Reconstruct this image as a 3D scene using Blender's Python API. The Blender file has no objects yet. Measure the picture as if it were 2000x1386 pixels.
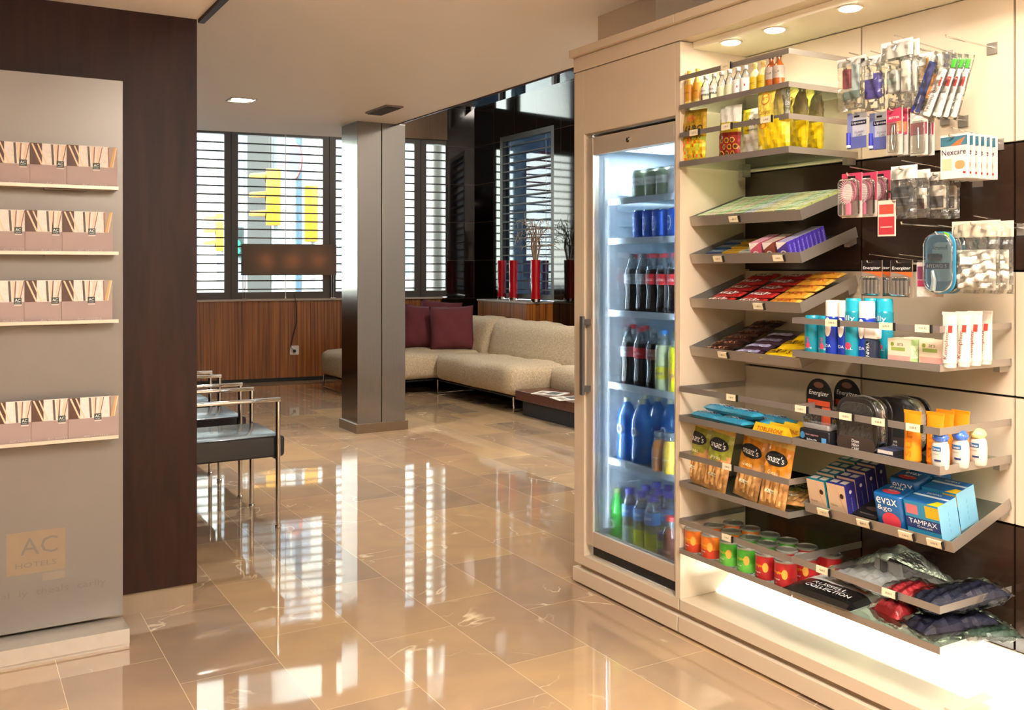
import bpy, math, random
from mathutils import Matrix, Vector, Euler
random.seed(7)
C = bpy.context.scene.collection
sc = bpy.context.scene
PI = math.pi
# ---------------------------------------------------------------- camera, world, exposure
TH = math.atan(0.5914); CT, ST = math.cos(TH), math.sin(TH); F = 1860.0; HZ = 522.0; CH = 1.35
cam = bpy.data.objects.new('camera', bpy.data.cameras.new('camera')); C.objects.link(cam)
cam.location = (0, 0, CH); cam.rotation_euler = (PI/2, 0, -TH)
cam.data.sensor_width = 36; cam.data.lens = F/2000*36; cam.data.shift_y = -(693-HZ)/2000
cam.data.clip_start = 0.02; cam.data.clip_end = 300
sc.camera = cam
sc.view_settings.view_transform = 'Standard'; sc.view_settings.look = 'None'
sc.view_settings.gamma = 1; sc.view_settings.use_curve_mapping = False
sc.view_settings.exposure = 0.95
sc.cycles.transparent_max_bounces = 24; sc.cycles.max_bounces = 10; sc.cycles.diffuse_bounces = 5
sc.cycles.sample_clamp_indirect = 6
sc.cycles.caustics_reflective = False; sc.cycles.caustics_refractive = False
w = bpy.data.worlds.new('sky'); sc.world = w; w.use_nodes = True
nt = w.node_tree; bg = nt.nodes['Background']
tc = nt.nodes.new('ShaderNodeTexCoord'); sep = nt.nodes.new('ShaderNodeSeparateXYZ'); rmp = nt.nodes.new('ShaderNodeValToRGB')
nt.links.new(tc.outputs['Generated'], sep.inputs[0]); nt.links.new(sep.outputs[2], rmp.inputs[0])
rmp.color_ramp.elements[0].color = (1, .97, .93, 1); rmp.color_ramp.elements[1].color = (.55, .74, 1, 1)
nt.links.new(rmp.outputs[0], bg.inputs[0]); bg.inputs[1].default_value = 7.0

def lamp(kind, name, loc, power, col=(1, 1, 1), size=.3, size_y=None, rot=(0, 0, 0), spot=None, blend=.6, parent=None):
    l = bpy.data.lights.new(name, kind); l.energy = power; l.color = col
    if kind == 'AREA':
        l.size = size
        if size_y: l.shape = 'RECTANGLE'; l.size_y = size_y
    elif kind == 'SUN': l.angle = size
    else: l.shadow_soft_size = size
    if kind == 'SPOT': l.spot_size = spot or 1.6; l.spot_blend = blend
    o = bpy.data.objects.new(name, l); C.objects.link(o); o.location = loc; o.rotation_euler = rot
    if parent:
        o.parent = parent
        if parent.type == 'EMPTY': o.location = Vector(loc)-parent.location
    return o
WARM = (1, .80, .58); WARM2 = (1, .96, .91)
lamp('SUN', 'sun', (0, 0, 20), 2.5, (1, .95, .88), .02, rot=(R0 := math.radians(48), 0, math.radians(15)))
# window portals only steer the sky sampling
def portal(loc, rot, sx, sy):
    o = lamp('AREA', 'window_daylight', loc, 1, size=sx, size_y=sy, rot=rot); o.data.cycles.is_portal = True

# ---------------------------------------------------------------- helpers
def lin(h):
    h = h.lstrip('#'); r = []
    for i in (0, 2, 4):
        c = int(h[i:i+2], 16)/255; r.append(c/12.92 if c <= .04045 else ((c+.055)/1.055)**2.4)
    return (*r, 1)
MATS = {}
def M(col, rough=.5, metal=0.0, noise=.05, scale=30, bump=0, coat=0, emit=0, sub=0, key=None):
    k = key or (col, rough, metal, noise, scale, bump, coat, emit)
    if k in MATS: return MATS[k]
    m = bpy.data.materials.new('m_'+col.strip('#')); m.use_nodes = True; t = m.node_tree; b = t.nodes['Principled BSDF']
    c = lin(col); b.inputs['Roughness'].default_value = rough; b.inputs['Metallic'].default_value = metal
    if coat: b.inputs['Coat Weight'].default_value = coat; b.inputs['Coat Roughness'].default_value = .08
    tcn = t.nodes.new('ShaderNodeTexCoord'); nz = t.nodes.new('ShaderNodeTexNoise'); nz.inputs['Scale'].default_value = scale
    nz.inputs['Detail'].default_value = 3
    t.links.new(tcn.outputs['Object'], nz.inputs['Vector'])
    mr = t.nodes.new('ShaderNodeMapRange'); mr.inputs[3].default_value = 1-noise*2; mr.inputs[4].default_value = 1+noise*2
    t.links.new(nz.outputs['Fac'], mr.inputs[0])
    mx = t.nodes.new('ShaderNodeVectorMath'); mx.operation = 'SCALE'; mx.inputs[0].default_value = c[:3]
    t.links.new(mr.outputs[0], mx.inputs['Scale']); t.links.new(mx.outputs[0], b.inputs['Base Color'])
    if bump:
        bp = t.nodes.new('ShaderNodeBump'); bp.inputs['Strength'].default_value = bump; bp.inputs['Distance'].default_value = .004
        t.links.new(nz.outputs['Fac'], bp.inputs['Height']); t.links.new(bp.outputs[0], b.inputs['Normal'])
    if emit: b.inputs['Emission Color'].default_value = c; b.inputs['Emission Strength'].default_value = emit
    MATS[k] = m; return m
def glassy(col='#ffffff', refl=.08, fac=0.0, rough=.02, tint=1.0, crinkle=0):
    """clear sheet: see-through body, fresnel gloss, fac = share of solid colour"""
    k = ('g', col, refl, fac, rough, crinkle)
    if k in MATS: return MATS[k]
    m = bpy.data.materials.new('clear_'+col.strip('#')); m.use_nodes = True; t = m.node_tree; t.nodes.clear()
    o = t.nodes.new('ShaderNodeOutputMaterial'); tr = t.nodes.new('ShaderNodeBsdfTransparent'); gl = t.nodes.new('ShaderNodeBsdfGlossy')
    tr.inputs[0].default_value = lin(col) if tint else (1, 1, 1, 1); gl.inputs['Roughness'].default_value = rough
    lw = t.nodes.new('ShaderNodeFresnel'); lw.inputs[0].default_value = 1.45
    ad = t.nodes.new('ShaderNodeMath'); ad.operation = 'MULTIPLY_ADD'; ad.inputs[1].default_value = .9; ad.inputs[2].default_value = refl-.04; ad.use_clamp = True
    t.links.new(lw.outputs[0], ad.inputs[0]); mx = t.nodes.new('ShaderNodeMixShader')
    t.links.new(ad.outputs[0], mx.inputs[0]); t.links.new(gl.outputs[0], mx.inputs[2])
    if fac:
        df = t.nodes.new('ShaderNodeBsdfDiffuse'); df.inputs[0].default_value = lin(col)
        m2 = t.nodes.new('ShaderNodeMixShader'); m2.inputs[0].default_value = fac
        t.links.new(tr.outputs[0], m2.inputs[1]); t.links.new(df.outputs[0], m2.inputs[2]); t.links.new(m2.outputs[0], mx.inputs[1])
    else: t.links.new(tr.outputs[0], mx.inputs[1])
    if crinkle:
        nz = t.nodes.new('ShaderNodeTexNoise'); nz.inputs['Scale'].default_value = 60; nz.inputs['Detail'].default_value = 4
        tcn = t.nodes.new('ShaderNodeTexCoord'); t.links.new(tcn.outputs['Object'], nz.inputs['Vector'])
        bp = t.nodes.new('ShaderNodeBump'); bp.inputs['Strength'].default_value = crinkle; bp.inputs['Distance'].default_value = .01
        t.links.new(nz.outputs['Fac'], bp.inputs['Height']); t.links.new(bp.outputs[0], gl.inputs['Normal'])
    t.links.new(mx.outputs[0], o.inputs[0]); MATS[k] = m; return m
FILM = lambda: glassy('#fbfbf6', .045, .04, .12, crinkle=.35)

TXT = {}
def text_mesh(s):
    if s in TXT: return TXT[s]
    cu = bpy.data.curves.new('t', 'FONT'); cu.body = s; cu.size = 1; cu.align_x = 'CENTER'; cu.resolution_u = 2; cu.space_line = .85
    o = bpy.data.objects.new('t', cu); me = bpy.data.meshes.new_from_object(o)
    vs = [(v.co.x, v.co.y) for v in me.vertices]; fs = [tuple(p.vertices) for p in me.polygons]
    xs = [v[0] for v in vs]; ys = [v[1] for v in vs]; cx, cy = (min(xs)+max(xs))/2, (min(ys)+max(ys))/2
    W, H = max(xs)-min(xs), max(ys)-min(ys)
    vs = [((x-cx), (y-cy)) for x, y in vs]; bpy.data.objects.remove(o); bpy.data.curves.remove(cu); bpy.data.meshes.remove(me)
    TXT[s] = (vs, fs, W, H); return TXT[s]
# surface mappings (a across, b up) -> local point
front = lambda y: (lambda a, b: (a, y, b))
top = lambda z: (lambda a, b: (a, b, z))
right = lambda x: (lambda a, b: (x, a, b))
def wrap(r, cx=0, cy=0): return lambda a, b: (cx+r*math.sin(a/r), cy-r*math.cos(a/r), b)

class MB:
    def __init__(s): s.v = []; s.f = []; s.fm = []; s.m = []; s.sm = []
    def mi(s, m):
        if m not in s.m: s.m.append(m)
        return s.m.index(m)
    def add(s, vs, fs, m, smooth=False):
        n = len(s.v); s.v += [tuple(v) for v in vs]; i = s.mi(m)
        for f in fs: s.f.append(tuple(n+k for k in f)); s.fm.append(i); s.sm.append(smooth)
        return s
    def box(s, x0, x1, y0, y1, z0, z1, m, mt=None, mr=None, mf=None):
        vs = [(x, y, z) for z in (z0, z1) for y in (y0, y1) for x in (x0, x1)]
        n = len(s.v); s.v += vs
        for f, mm in (((0, 2, 3, 1), m), ((4, 5, 7, 6), mt or m), ((0, 1, 5, 4), mf or m), ((2, 6, 7, 3), m), ((0, 4, 6, 2), m), ((1, 3, 7, 5), mr or m)):
            s.f.append(tuple(n+k for k in f)); s.fm.append(s.mi(mm)); s.sm.append(False)
        return s
    def rbox(s, x0, x1, y0, y1, z0, z1, r, m, n=3, axis='z'):
        """box with corners rounded about an axis and softened caps"""
        def out(a0, a1, b0, b1, r):
            pts = []
            for ca, cb, st in ((a1-r, b1-r, 0), (a0+r, b1-r, 1), (a0+r, b0+r, 2), (a1-r, b0+r, 3)):
                for k in range(n+1):
                    t = (st+k/n)*PI/2; pts.append((ca+r*math.cos(t), cb+r*math.sin(t)))
            return pts
        if axis == 'z': A, c0, c1, mp = (x0, x1, y0, y1), z0, z1, lambda a, b, c: (a, b, c)
        elif axis == 'y': A, c0, c1, mp = (x0, x1, z0, z1), y0, y1, lambda a, b, c: (a, c, b)
        else: A, c0, c1, mp = (y0, y1, z0, z1), x0, x1, lambda a, b, c: (c, a, b)
        e = min(r*.4, (c1-c0)*.3); rings = []
        for c, ins in ((c0, e), (c0+e*.3, e*.3), (c0+e, 0), (c1-e, 0), (c1-e*.3, e*.3), (c1, e)):
            rings.append([mp(a, b, c) for a, b in out(A[0]+ins, A[1]-ins, A[2]+ins, A[3]-ins, max(r-ins, .0002))])
        N = len(rings[0]); vs = [p for q in rings for p in q]; fs = []
        for i in range(len(rings)-1):
            for j in range(N): fs.append((i*N+j, i*N+(j+1) % N, (i+1)*N+(j+1) % N, (i+1)*N+j))
        s.add(vs, fs, m, True); s.add(rings[0], [tuple(range(N))[::-1]], m); s.add(rings[-1], [tuple(range(N))], m); return s
    def lathe(s, prof, m, seg=20, cx=0, cy=0, caps=True):
        """prof: (r,z[,mat]) - mat applies to the band that ends here"""
        for i in range(len(prof)-1):
            (r0, z0), (r1, z1) = prof[i][:2], prof[i+1][:2]; mm = prof[i+1][2] if len(prof[i+1]) > 2 else m
            vs = [(cx+r*math.cos(2*PI*k/seg), cy+r*math.sin(2*PI*k/seg), z) for r, z in ((r0, z0), (r1, z1)) for k in range(seg)]
            s.add(vs, [(k, (k+1) % seg, seg+(k+1) % seg, seg+k) for k in range(seg)], mm, True)
        if caps:
            for (p, rev) in ((prof[0], True), (prof[-1], False)):
                if p[0] > 1e-5:
                    mm = p[2] if len(p) > 2 else m
                    f = tuple(range(seg)); s.add([(cx+p[0]*math.cos(2*PI*k/seg), cy+p[0]*math.sin(2*PI*k/seg), p[1]) for k in range(seg)], [f[::-1] if rev else f], mm)
        return s
    def tube(s, pts, r, m, seg=8, caps=True):
        pts = [Vector(p) for p in pts]; rings = []; prev = None
        for i, p in enumerate(pts):
            d = (pts[min(i+1, len(pts)-1)]-pts[max(i-1, 0)]).normalized()
            up = Vector((0, 0, 1)) if abs(d.z) < .95 else Vector((1, 0, 0))
            if prev is not None: up = prev
            a = d.cross(up).normalized(); b = a.cross(d).normalized(); prev = b
            rr = r[i] if isinstance(r, (list, tuple)) else r
            rings.append([p+rr*(a*math.cos(2*PI*k/seg)+b*math.sin(2*PI*k/seg)) for k in range(seg)])
        vs = [q for g in rings for q in g]; fs = []
        for i in range(len(rings)-1):
            for k in range(seg): fs.append((i*seg+k, i*seg+(k+1) % seg, (i+1)*seg+(k+1) % seg, (i+1)*seg+k))
        s.add(vs, fs, m, True)
        if caps: s.add(rings[0], [tuple(range(seg))], m); s.add(rings[-1], [tuple(range(seg))[::-1]], m)
        return s
    def prism(s, pts, y0, y1, m, axis='y'):
        """outline of (a,b) pairs extruded along an axis"""
        mp = {'y': lambda a, b, c: (a, c, b), 'x': lambda a, b, c: (c, a, b), 'z': lambda a, b, c: (a, b, c)}[axis]
        n = len(pts); s.add([mp(a, b, c) for c in (y0, y1) for a, b in pts], [tuple(range(n)), tuple(range(2*n-1, n-1, -1))]+[(i, n+i, n+(i+1) % n, (i+1) % n) for i in range(n)], m); return s
    def rect(s, mp, a0, a1, b0, b1, m, n=1):
        if n > 1: return s.quad(mp, [(a0, b0), (a1, b0), (a1, b1), (a0, b1)], m, n)
        s.add([mp(a0, b0), mp(a1, b0), mp(a1, b1), mp(a0, b1)], [(0, 1, 2, 3)], m); return s
    def quad(s, mp, pts, m, n=5):
        if len(pts) == 3: pts = pts+[pts[2]]
        P = lambda i, j: tuple((1-j)*((1-i)*pts[0][q]+i*pts[1][q])+j*((1-i)*pts[3][q]+i*pts[2][q]) for q in (0, 1))
        s.add([mp(*P(i/n, j/n)) for j in range(n+1) for i in range(n+1)], [(j*(n+1)+i, j*(n+1)+i+1, (j+1)*(n+1)+i+1, (j+1)*(n+1)+i) for j in range(n) for i in range(n)], m); return s
    def disc(s, mp, a, b, ra, rb, m, n=16, ring=None):
        if ring:
            vs = [mp(a+q*ra*math.cos(2*PI*k/n), b+q*rb*math.sin(2*PI*k/n)) for q in (1, ring) for k in range(n)]
            s.add(vs, [(k, (k+1) % n, n+(k+1) % n, n+k) for k in range(n)], m)
        else:
            Q = (1, .7, .4, .15); vs = [mp(a+q*ra*math.cos(2*PI*k/n), b+q*rb*math.sin(2*PI*k/n)) for q in Q for k in range(n)]
            s.add(vs, [(j*n+k, j*n+(k+1) % n, (j+1)*n+(k+1) % n, (j+1)*n+k) for j in range(3) for k in range(n)]+[tuple(range(3*n, 4*n))], m)
        return s
    def text(s, t, mp, a, b, h, m, w=None, up=False, slant=0):
        vs, fs, W, H = text_mesh(t); k = h/H; kx = k if w is None else w/W
        if up: pts = [mp(a-y*k, b+x*kx) for x, y in vs]
        else: pts = [mp(a+x*kx+slant*y*k, b+y*k+slant*x*kx*0) for x, y in vs]
        s.add(pts, fs, m); return s
    def bag(s, w, h, d, zone, nx=14, nz=16, seed=0, wob=.0015, z0=0, pw=3):
        """puffed packet, front toward -y; zone(fx,fz) gives the material of a cell"""
        rnd = random.Random(seed); th = {}
        ph = [rnd.uniform(0, 6) for _ in range(6)]
        def T(x, z):
            fx = min(1, abs(2*x/w)); fz = min(1, abs(2*(z-z0)/h-1)); t = d/2*max(0, 1-fx**pw)**.7*max(0, 1-fz**pw)**.7
            return t+(wob*(math.sin(x*180+ph[0]+z*60)+math.sin(z*210+ph[1]-x*90)) if t > .001 else 0)
        for sgn in (-1, 1):
            for i in range(nx):
                for j in range(nz):
                    q = [(-w/2+w*(i+a)/nx, z0+h*(j+b)/nz) for a, b in ((0, 0), (1, 0), (1, 1), (0, 1))]
                    s.add([(x, sgn*(T(x, z)+.0004), z) for x, z in q], [(0, 1, 2, 3) if sgn < 0 else (3, 2, 1, 0)], zone((i+.5)/nx, (j+.5)/nz), True)
        return lambda a, b: (a, -T(a, b)-.0016-wob*.3, b)
    def xform(s, mat): s.v = [tuple(mat @ Vector(v)) for v in s.v]; return s
    def build(s, name, parent=None, bevel=0, weld=False, auto=None):
        me = bpy.data.meshes.new(name); me.from_pydata(s.v, [], s.f)
        for m in s.m: me.materials.append(m)
        me.polygons.foreach_set('material_index', s.fm); me.polygons.foreach_set('use_smooth', s.sm)
        o = bpy.data.objects.new(name, me); C.objects.link(o)
        if parent: o.parent = parent
        if weld:
            md = o.modifiers.new('w', 'WELD'); md.merge_threshold = .0001
        if bevel:
            md = o.modifiers.new('b', 'BEVEL'); md.width = bevel; md.segments = 2; md.limit_method = 'ANGLE'
        return o
def tag(o, label, cat=None, group=None, kind=None):
    if label: o['label'] = label
    if cat: o['category'] = cat
    if group: o['group'] = group
    if kind: o['kind'] = kind
    return o
def thing(name, label=None, cat=None, group=None, loc=(0, 0, 0), rz=0):
    o = bpy.data.objects.new(name, None); o.empty_display_size = .05; C.objects.link(o); o.location = loc; o.rotation_euler = (0, 0, rz)
    return tag(o, label, cat, group)
def struct(name, mb, bevel=0, label=None, parent=None):
    o = mb.build(name, parent, bevel)
    if not parent: o['kind'] = 'structure'
    if label: o['label'] = label
    return o
def dup(r):
    kids = [o for o in list(r.children)]; c = r.copy(); C.objects.link(c)
    for ch in kids:
        d = ch.copy(); C.objects.link(d); d.parent = c; d.matrix_parent_inverse = ch.matrix_parent_inverse.copy()
        for g in list(ch.children):
            e = g.copy(); C.objects.link(e); e.parent = d
    return c
PROTO = {}
def shelf(u0, v0, z0, tilt=0): return Matrix.Translation((u0, v0, z0)) @ Matrix.Rotation(-PI/2, 4, 'Z') @ Matrix.Rotation(math.radians(tilt), 4, 'X')
def put(key, fn, S, x, y, label, cat, group=None, z=0, rz=0, rx=0, ry=0, name=None):
    if key in PROTO: o = dup(PROTO[key])
    else: o = fn(); PROTO[key] = o
    o.rotation_mode = 'XYZ'
    o.matrix_basis = S @ Matrix.Translation((x, y, z)) @ Matrix.Rotation(math.radians(rz), 4, 'Z') @ Matrix.Rotation(math.radians(rx), 4, 'X') @ Matrix.Rotation(math.radians(ry), 4, 'Y')
    for k in ('group',):
        if k in o: del o[k]
    return tag(o, label, cat, group)
def V(px, u):      # v of the point seen in column px on the plane u
    k = (px-1000)/F; Y = u/(k*CT+ST); return Y*(CT-k*ST)
def Zp(px, py, u):
    k = (px-1000)/F; return CH-(py-HZ)/F*u/(k*CT+ST)
ORD = ['first', 'second', 'third', 'fourth', 'fifth', 'sixth', 'seventh', 'eighth', 'ninth', 'tenth', 'eleventh', 'twelfth', 'thirteenth']

# ---------------------------------------------------------------- shared materials
def wood(name, c1, c2, scale=(12, 12, .8), rough=.35, coat=.2):
    m = bpy.data.materials.new(name); m.use_nodes = True; t = m.node_tree; b = t.nodes['Principled BSDF']
    tcn = t.nodes.new('ShaderNodeTexCoord'); mp = t.nodes.new('ShaderNodeMapping'); mp.inputs['Scale'].default_value = scale
    nz = t.nodes.new('ShaderNodeTexNoise'); nz.inputs['Scale'].default_value = 2.2; nz.inputs['Detail'].default_value = 6; nz.inputs['Distortion'].default_value = .6
    cr = t.nodes.new('ShaderNodeValToRGB'); cr.color_ramp.elements[0].position = .3; cr.color_ramp.elements[1].position = .72
    cr.color_ramp.elements[0].color = lin(c1); cr.color_ramp.elements[1].color = lin(c2)
    t.links.new(tcn.outputs['Object'], mp.inputs[0]); t.links.new(mp.outputs[0], nz.inputs['Vector']); t.links.new(nz.outputs['Fac'], cr.inputs[0])
    t.links.new(cr.outputs[0], b.inputs['Base Color']); b.inputs['Roughness'].default_value = rough; b.inputs['Coat Weight'].default_value = coat
    b.inputs['Coat Roughness'].default_value = .15
    return m
DKWOOD = wood('dark_veneer', '#1d0c05', '#2e150c', (9, 9, 1.2), .45, 0)
DKWOOD.node_tree.nodes['Principled BSDF'].inputs['Specular IOR Level'].default_value = .18
REDWOOD = wood('walnut_veneer', '#552409', '#b8702f', (22, 22, .35), .35, .2)
TABLEW = wood('table_veneer', '#4a2418', '#6a3a28', (3, 14, 14), .35, .2)
BEIGE = M('#cdbca4', .42, noise=.015, scale=3); BEIGE_D = M('#a88f72', .5, noise=.02)
PANELG = M('#7d7771', .34, .3, noise=.02, scale=4)
STEEL = M('#a59c92', .32, 1, noise=.06, scale=8); CHROME = M('#d8d6d2', .1, 1, noise=.01)
def brushed(name, col, rough, sc_=(1, 1, 120)):
    m = bpy.data.materials.new(name); m.use_nodes = True; t = m.node_tree; b = t.nodes['Principled BSDF']
    b.inputs['Base Color'].default_value = lin(col); b.inputs['Metallic'].default_value = 1
    tcn = t.nodes.new('ShaderNodeTexCoord'); mp = t.nodes.new('ShaderNodeMapping'); mp.inputs['Scale'].default_value = sc_
    nz = t.nodes.new('ShaderNodeTexNoise'); nz.inputs['Scale'].default_value = 3; nz.inputs['Detail'].default_value = 3
    mr = t.nodes.new('ShaderNodeMapRange'); mr.inputs[3].default_value = rough-.07; mr.inputs[4].default_value = rough+.07
    t.links.new(tcn.outputs['Object'], mp.inputs[0]); t.links.new(mp.outputs[0], nz.inputs['Vector']); t.links.new(nz.outputs['Fac'], mr.inputs[0])
    t.links.new(mr.outputs[0], b.inputs['Roughness']); return m
BRUSH = brushed('brushed_steel', '#8c8884', .15, (90, 90, 1.5)); RAIL = brushed('rail_steel', '#a79f96', .36, (1.5, 1.5, 200)); RAIL.node_tree.nodes['Principled BSDF'].inputs['Metallic'].default_value = .7
WHITEW = M('#f6f1ec', .6, noise=.01, scale=2); BLACKM = M('#0b0908', .5, noise=.1); FRAME = M('#4a4643', .4, .4, noise=.03)
DARKP = M('#2a1c14', .22, noise=.04, scale=3, coat=.3); GLASS = glassy('#f4faf6', .05); FGLASS = glassy('#eef5f8', .05)
WHITE = M('#f2f2ee', .5); TAGC = M('#e6d8b8', .6); INK = M('#1c1a1a', .6)

def floor_mat():
    m = bpy.data.materials.new('polished_marble_tiles'); m.use_nodes = True; t = m.node_tree; b = t.nodes['Principled BSDF']; N = t.nodes.new; L = t.links.new
    tcn = N('ShaderNodeTexCoord'); sp = N('ShaderNodeSeparateXYZ'); L(tcn.outputs['Object'], sp.inputs[0])
    ax = N('ShaderNodeMath'); ax.operation = 'ADD'; ax.inputs[1].default_value = 20*.66-2.79; L(sp.outputs[1], ax.inputs[0])
    ay = N('ShaderNodeMath'); ay.operation = 'ADD'; ay.inputs[1].default_value = .33*20-1.305; L(sp.outputs[0], ay.inputs[0])
    cb = N('ShaderNodeCombineXYZ'); L(ax.outputs[0], cb.inputs[0]); L(ay.outputs[0], cb.inputs[1])
    br = N('ShaderNodeTexBrick'); br.offset = .37; br.offset_frequency = 2; br.squash = 1
    br.inputs['Color1'].default_value = (0, 0, 0, 1); br.inputs['Color2'].default_value = (1, 1, 1, 1); br.inputs['Mortar'].default_value = (.5, .5, .5, 1)
    br.inputs['Scale'].default_value = 1; br.inputs['Mortar Size'].default_value = .0011; br.inputs['Mortar Smooth'].default_value = 0
    br.inputs['Brick Width'].default_value = .66; br.inputs['Row Height'].default_value = .33; L(cb.outputs[0], br.inputs['Vector'])
    n1 = N('ShaderNodeTexNoise'); n1.inputs['Scale'].default_value = 2.2; n1.inputs['Detail'].default_value = 6; n1.inputs['Distortion'].default_value = 1.2; L(tcn.outputs['Object'], n1.inputs['Vector'])
    ad = N('ShaderNodeMath'); ad.operation = 'MULTIPLY_ADD'; ad.inputs[1].default_value = .5; L(br.outputs['Color'], ad.inputs[0])
    sb = N('ShaderNodeMath'); sb.operation = 'MULTIPLY_ADD'; sb.inputs[1].default_value = .9; sb.inputs[2].default_value = -.12; L(n1.outputs['Fac'], sb.inputs[0]); L(sb.outputs[0], ad.inputs[2])
    cr = N('ShaderNodeValToRGB'); e = cr.color_ramp.elements; e[0].position = 0; e[0].color = lin('#8a7869'); e[1].position = 1; e[1].color = lin('#c3a277')
    x = e.new(.5); x.color = lin('#a68b70'); L(ad.outputs[0], cr.inputs[0])
    # pale veins
    n2 = N('ShaderNodeTexNoise'); n2.inputs['Scale'].default_value = 1.7; n2.inputs['Detail'].default_value = 5; n2.inputs['Distortion'].default_value = 1.0; n2.inputs['Roughness'].default_value = .45
    off = N('ShaderNodeVectorMath'); off.operation = 'MULTIPLY_ADD'; L(br.outputs['Color'], off.inputs[0]); off.inputs[1].default_value = (9, 7, 0); L(tcn.outputs['Object'], off.inputs[2]); L(off.outputs[0], n2.inputs['Vector'])
    s5 = N('ShaderNodeMath'); s5.operation = 'SUBTRACT'; s5.inputs[1].default_value = .5; L(n2.outputs['Fac'], s5.inputs[0])
    ab = N('ShaderNodeMath'); ab.operation = 'ABSOLUTE'; L(s5.outputs[0], ab.inputs[0])
    mr = N('ShaderNodeMapRange'); mr.inputs[1].default_value = .0; mr.inputs[2].default_value = .007; mr.inputs[3].default_value = .85; mr.inputs[4].default_value = 0; L(ab.outputs[0], mr.inputs[0])
    n3 = N('ShaderNodeTexNoise'); n3.inputs['Scale'].default_value = 3; L(tcn.outputs['Object'], n3.inputs['Vector'])
    m3 = N('ShaderNodeMapRange'); m3.inputs[1].default_value = .5; m3.inputs[2].default_value = .62; L(n3.outputs['Fac'], m3.inputs[0])
    mu = N('ShaderNodeMath'); mu.operation = 'MULTIPLY'; L(mr.outputs[0], mu.inputs[0]); L(m3.outputs[0], mu.inputs[1])
    mx = N('ShaderNodeMix'); mx.data_type = 'RGBA'; L(mu.outputs[0], mx.inputs['Factor']); L(cr.outputs[0], mx.inputs['A']); mx.inputs['B'].default_value = lin('#ead6b2')
    m4 = N('ShaderNodeMix'); m4.data_type = 'RGBA'; L(br.outputs['Fac'], m4.inputs['Factor']); L(mx.outputs['Result'], m4.inputs['A']); m4.inputs['B'].default_value = lin('#d8c09c')
    L(m4.outputs['Result'], b.inputs['Base Color']); b.inputs['Roughness'].default_value = .035; b.inputs['IOR'].default_value = 1.66
    nb = N('ShaderNodeTexNoise'); nb.inputs['Scale'].default_value = 2.5; L(tcn.outputs['Object'], nb.inputs['Vector'])
    bp = N('ShaderNodeBump'); bp.inputs['Strength'].default_value = .035; bp.inputs['Distance'].default_value = .01; L(nb.outputs['Fac'], bp.inputs['Height']); L(bp.outputs[0], b.inputs['Normal'])
    return m
def tile_black():
    m = bpy.data.materials.new('polished_black_tiles'); m.use_nodes = True; t = m.node_tree; b = t.nodes['Principled BSDF']; N = t.nodes.new; L = t.links.new
    tcn = N('ShaderNodeTexCoord'); sp = N('ShaderNodeSeparateXYZ'); L(tcn.outputs['Object'], sp.inputs[0])
    ad = N('ShaderNodeMath'); ad.operation = 'ADD'; L(sp.outputs[0], ad.inputs[0]); L(sp.outputs[1], ad.inputs[1])
    cb = N('ShaderNodeCombineXYZ'); L(ad.outputs[0], cb.inputs[0]); L(sp.outputs[2], cb.inputs[1])
    br = N('ShaderNodeTexBrick'); br.offset = 0; br.inputs['Color1'].default_value = lin('#0d0808'); br.inputs['Color2'].default_value = lin('#130c0a'); br.inputs['Mortar'].default_value = lin('#4a4038')
    br.inputs['Scale'].default_value = 1; br.inputs['Mortar Size'].default_value = .003; br.inputs['Brick Width'].default_value = .5; br.inputs['Row Height'].default_value = .48
    L(cb.outputs[0], br.inputs['Vector']); L(br.outputs['Color'], b.inputs['Base Color']); b.inputs['Roughness'].default_value = .06; b.inputs['IOR'].default_value = 1.6
    return m
# ---------------------------------------------------------------- room shell
TILE = tile_black()
ZC, ZH = 2.54, 4.3            # lobby ceiling, tall ceiling by the windows
fl = MB(); fl.box(-4, 6.6, -3.2, 11.75, -.1, 0, floor_mat()); struct('floor', fl)
ang = math.atan2(-.149, .989); WW = Matrix.Translation((.85, 11.494, 0)) @ Matrix.Rotation(ang, 4, 'Z')
def s_of(px, off=0):
    k = (px-1000)/F; d = (k*CT+ST, CT-k*ST); Y = (11.494+off)/(d[0]*.149+d[1]*.989)
    return (Y*d[0]-.85)*.989+(Y*d[1]-11.494)*-.149
LW = 5.0
def cam_pt(px, Y, z=0):
    X = (px-1000)/F*Y; return Vector((X*CT+Y*ST, -X*ST+Y*CT, z))
# ceiling of the lobby, with its fascia toward the tall window bay
c = MB(); e0 = lambda u: 8.489-.163*(u-1.875)
c.prism([(.86, -3.2), (3.2, -3.2), (3.2, e0(3.2)), (.86, e0(.86))], ZC, ZC+.16, WHITEW, 'z')
struct('ceiling', c)
c = MB(); c.prism([(.7, e0(.7)-.12), (3.2, e0(3.2)-.12), (3.2, e0(3.2)), (.7, e0(.7))], ZC+.161, ZH, WHITEW, 'z')
c.box(3.08, 3.2, -3.2, e0(3.2)-.13, ZC+.161, ZH, WHITEW); struct('trim_1', c, label='white fascia above the edge of the lobby ceiling')
c = MB(); c.box(3.2, 3.215, 3.9, e0(3.2), ZC-.008, ZC+.1, M('#2a1512', .3)); struct('trim_2', c, label='thin dark edge strip along the lobby ceiling')
c = MB(); c.box(-4, 6.6, -3.2, 11.9, ZH, ZH+.2, WHITEW); struct('ceiling_2', c)
c = MB(); c.box(-3.6, .86, -3.2, 3.93, 2.344, 2.5, WHITEW); struct('ceiling_3', c)
c = MB(); c.box(.861, .885, -3.2, 3.93, 2.33, ZC, DKWOOD); struct('trim_3', c, label='dark wooden edge of the low ceiling on the left')
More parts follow.
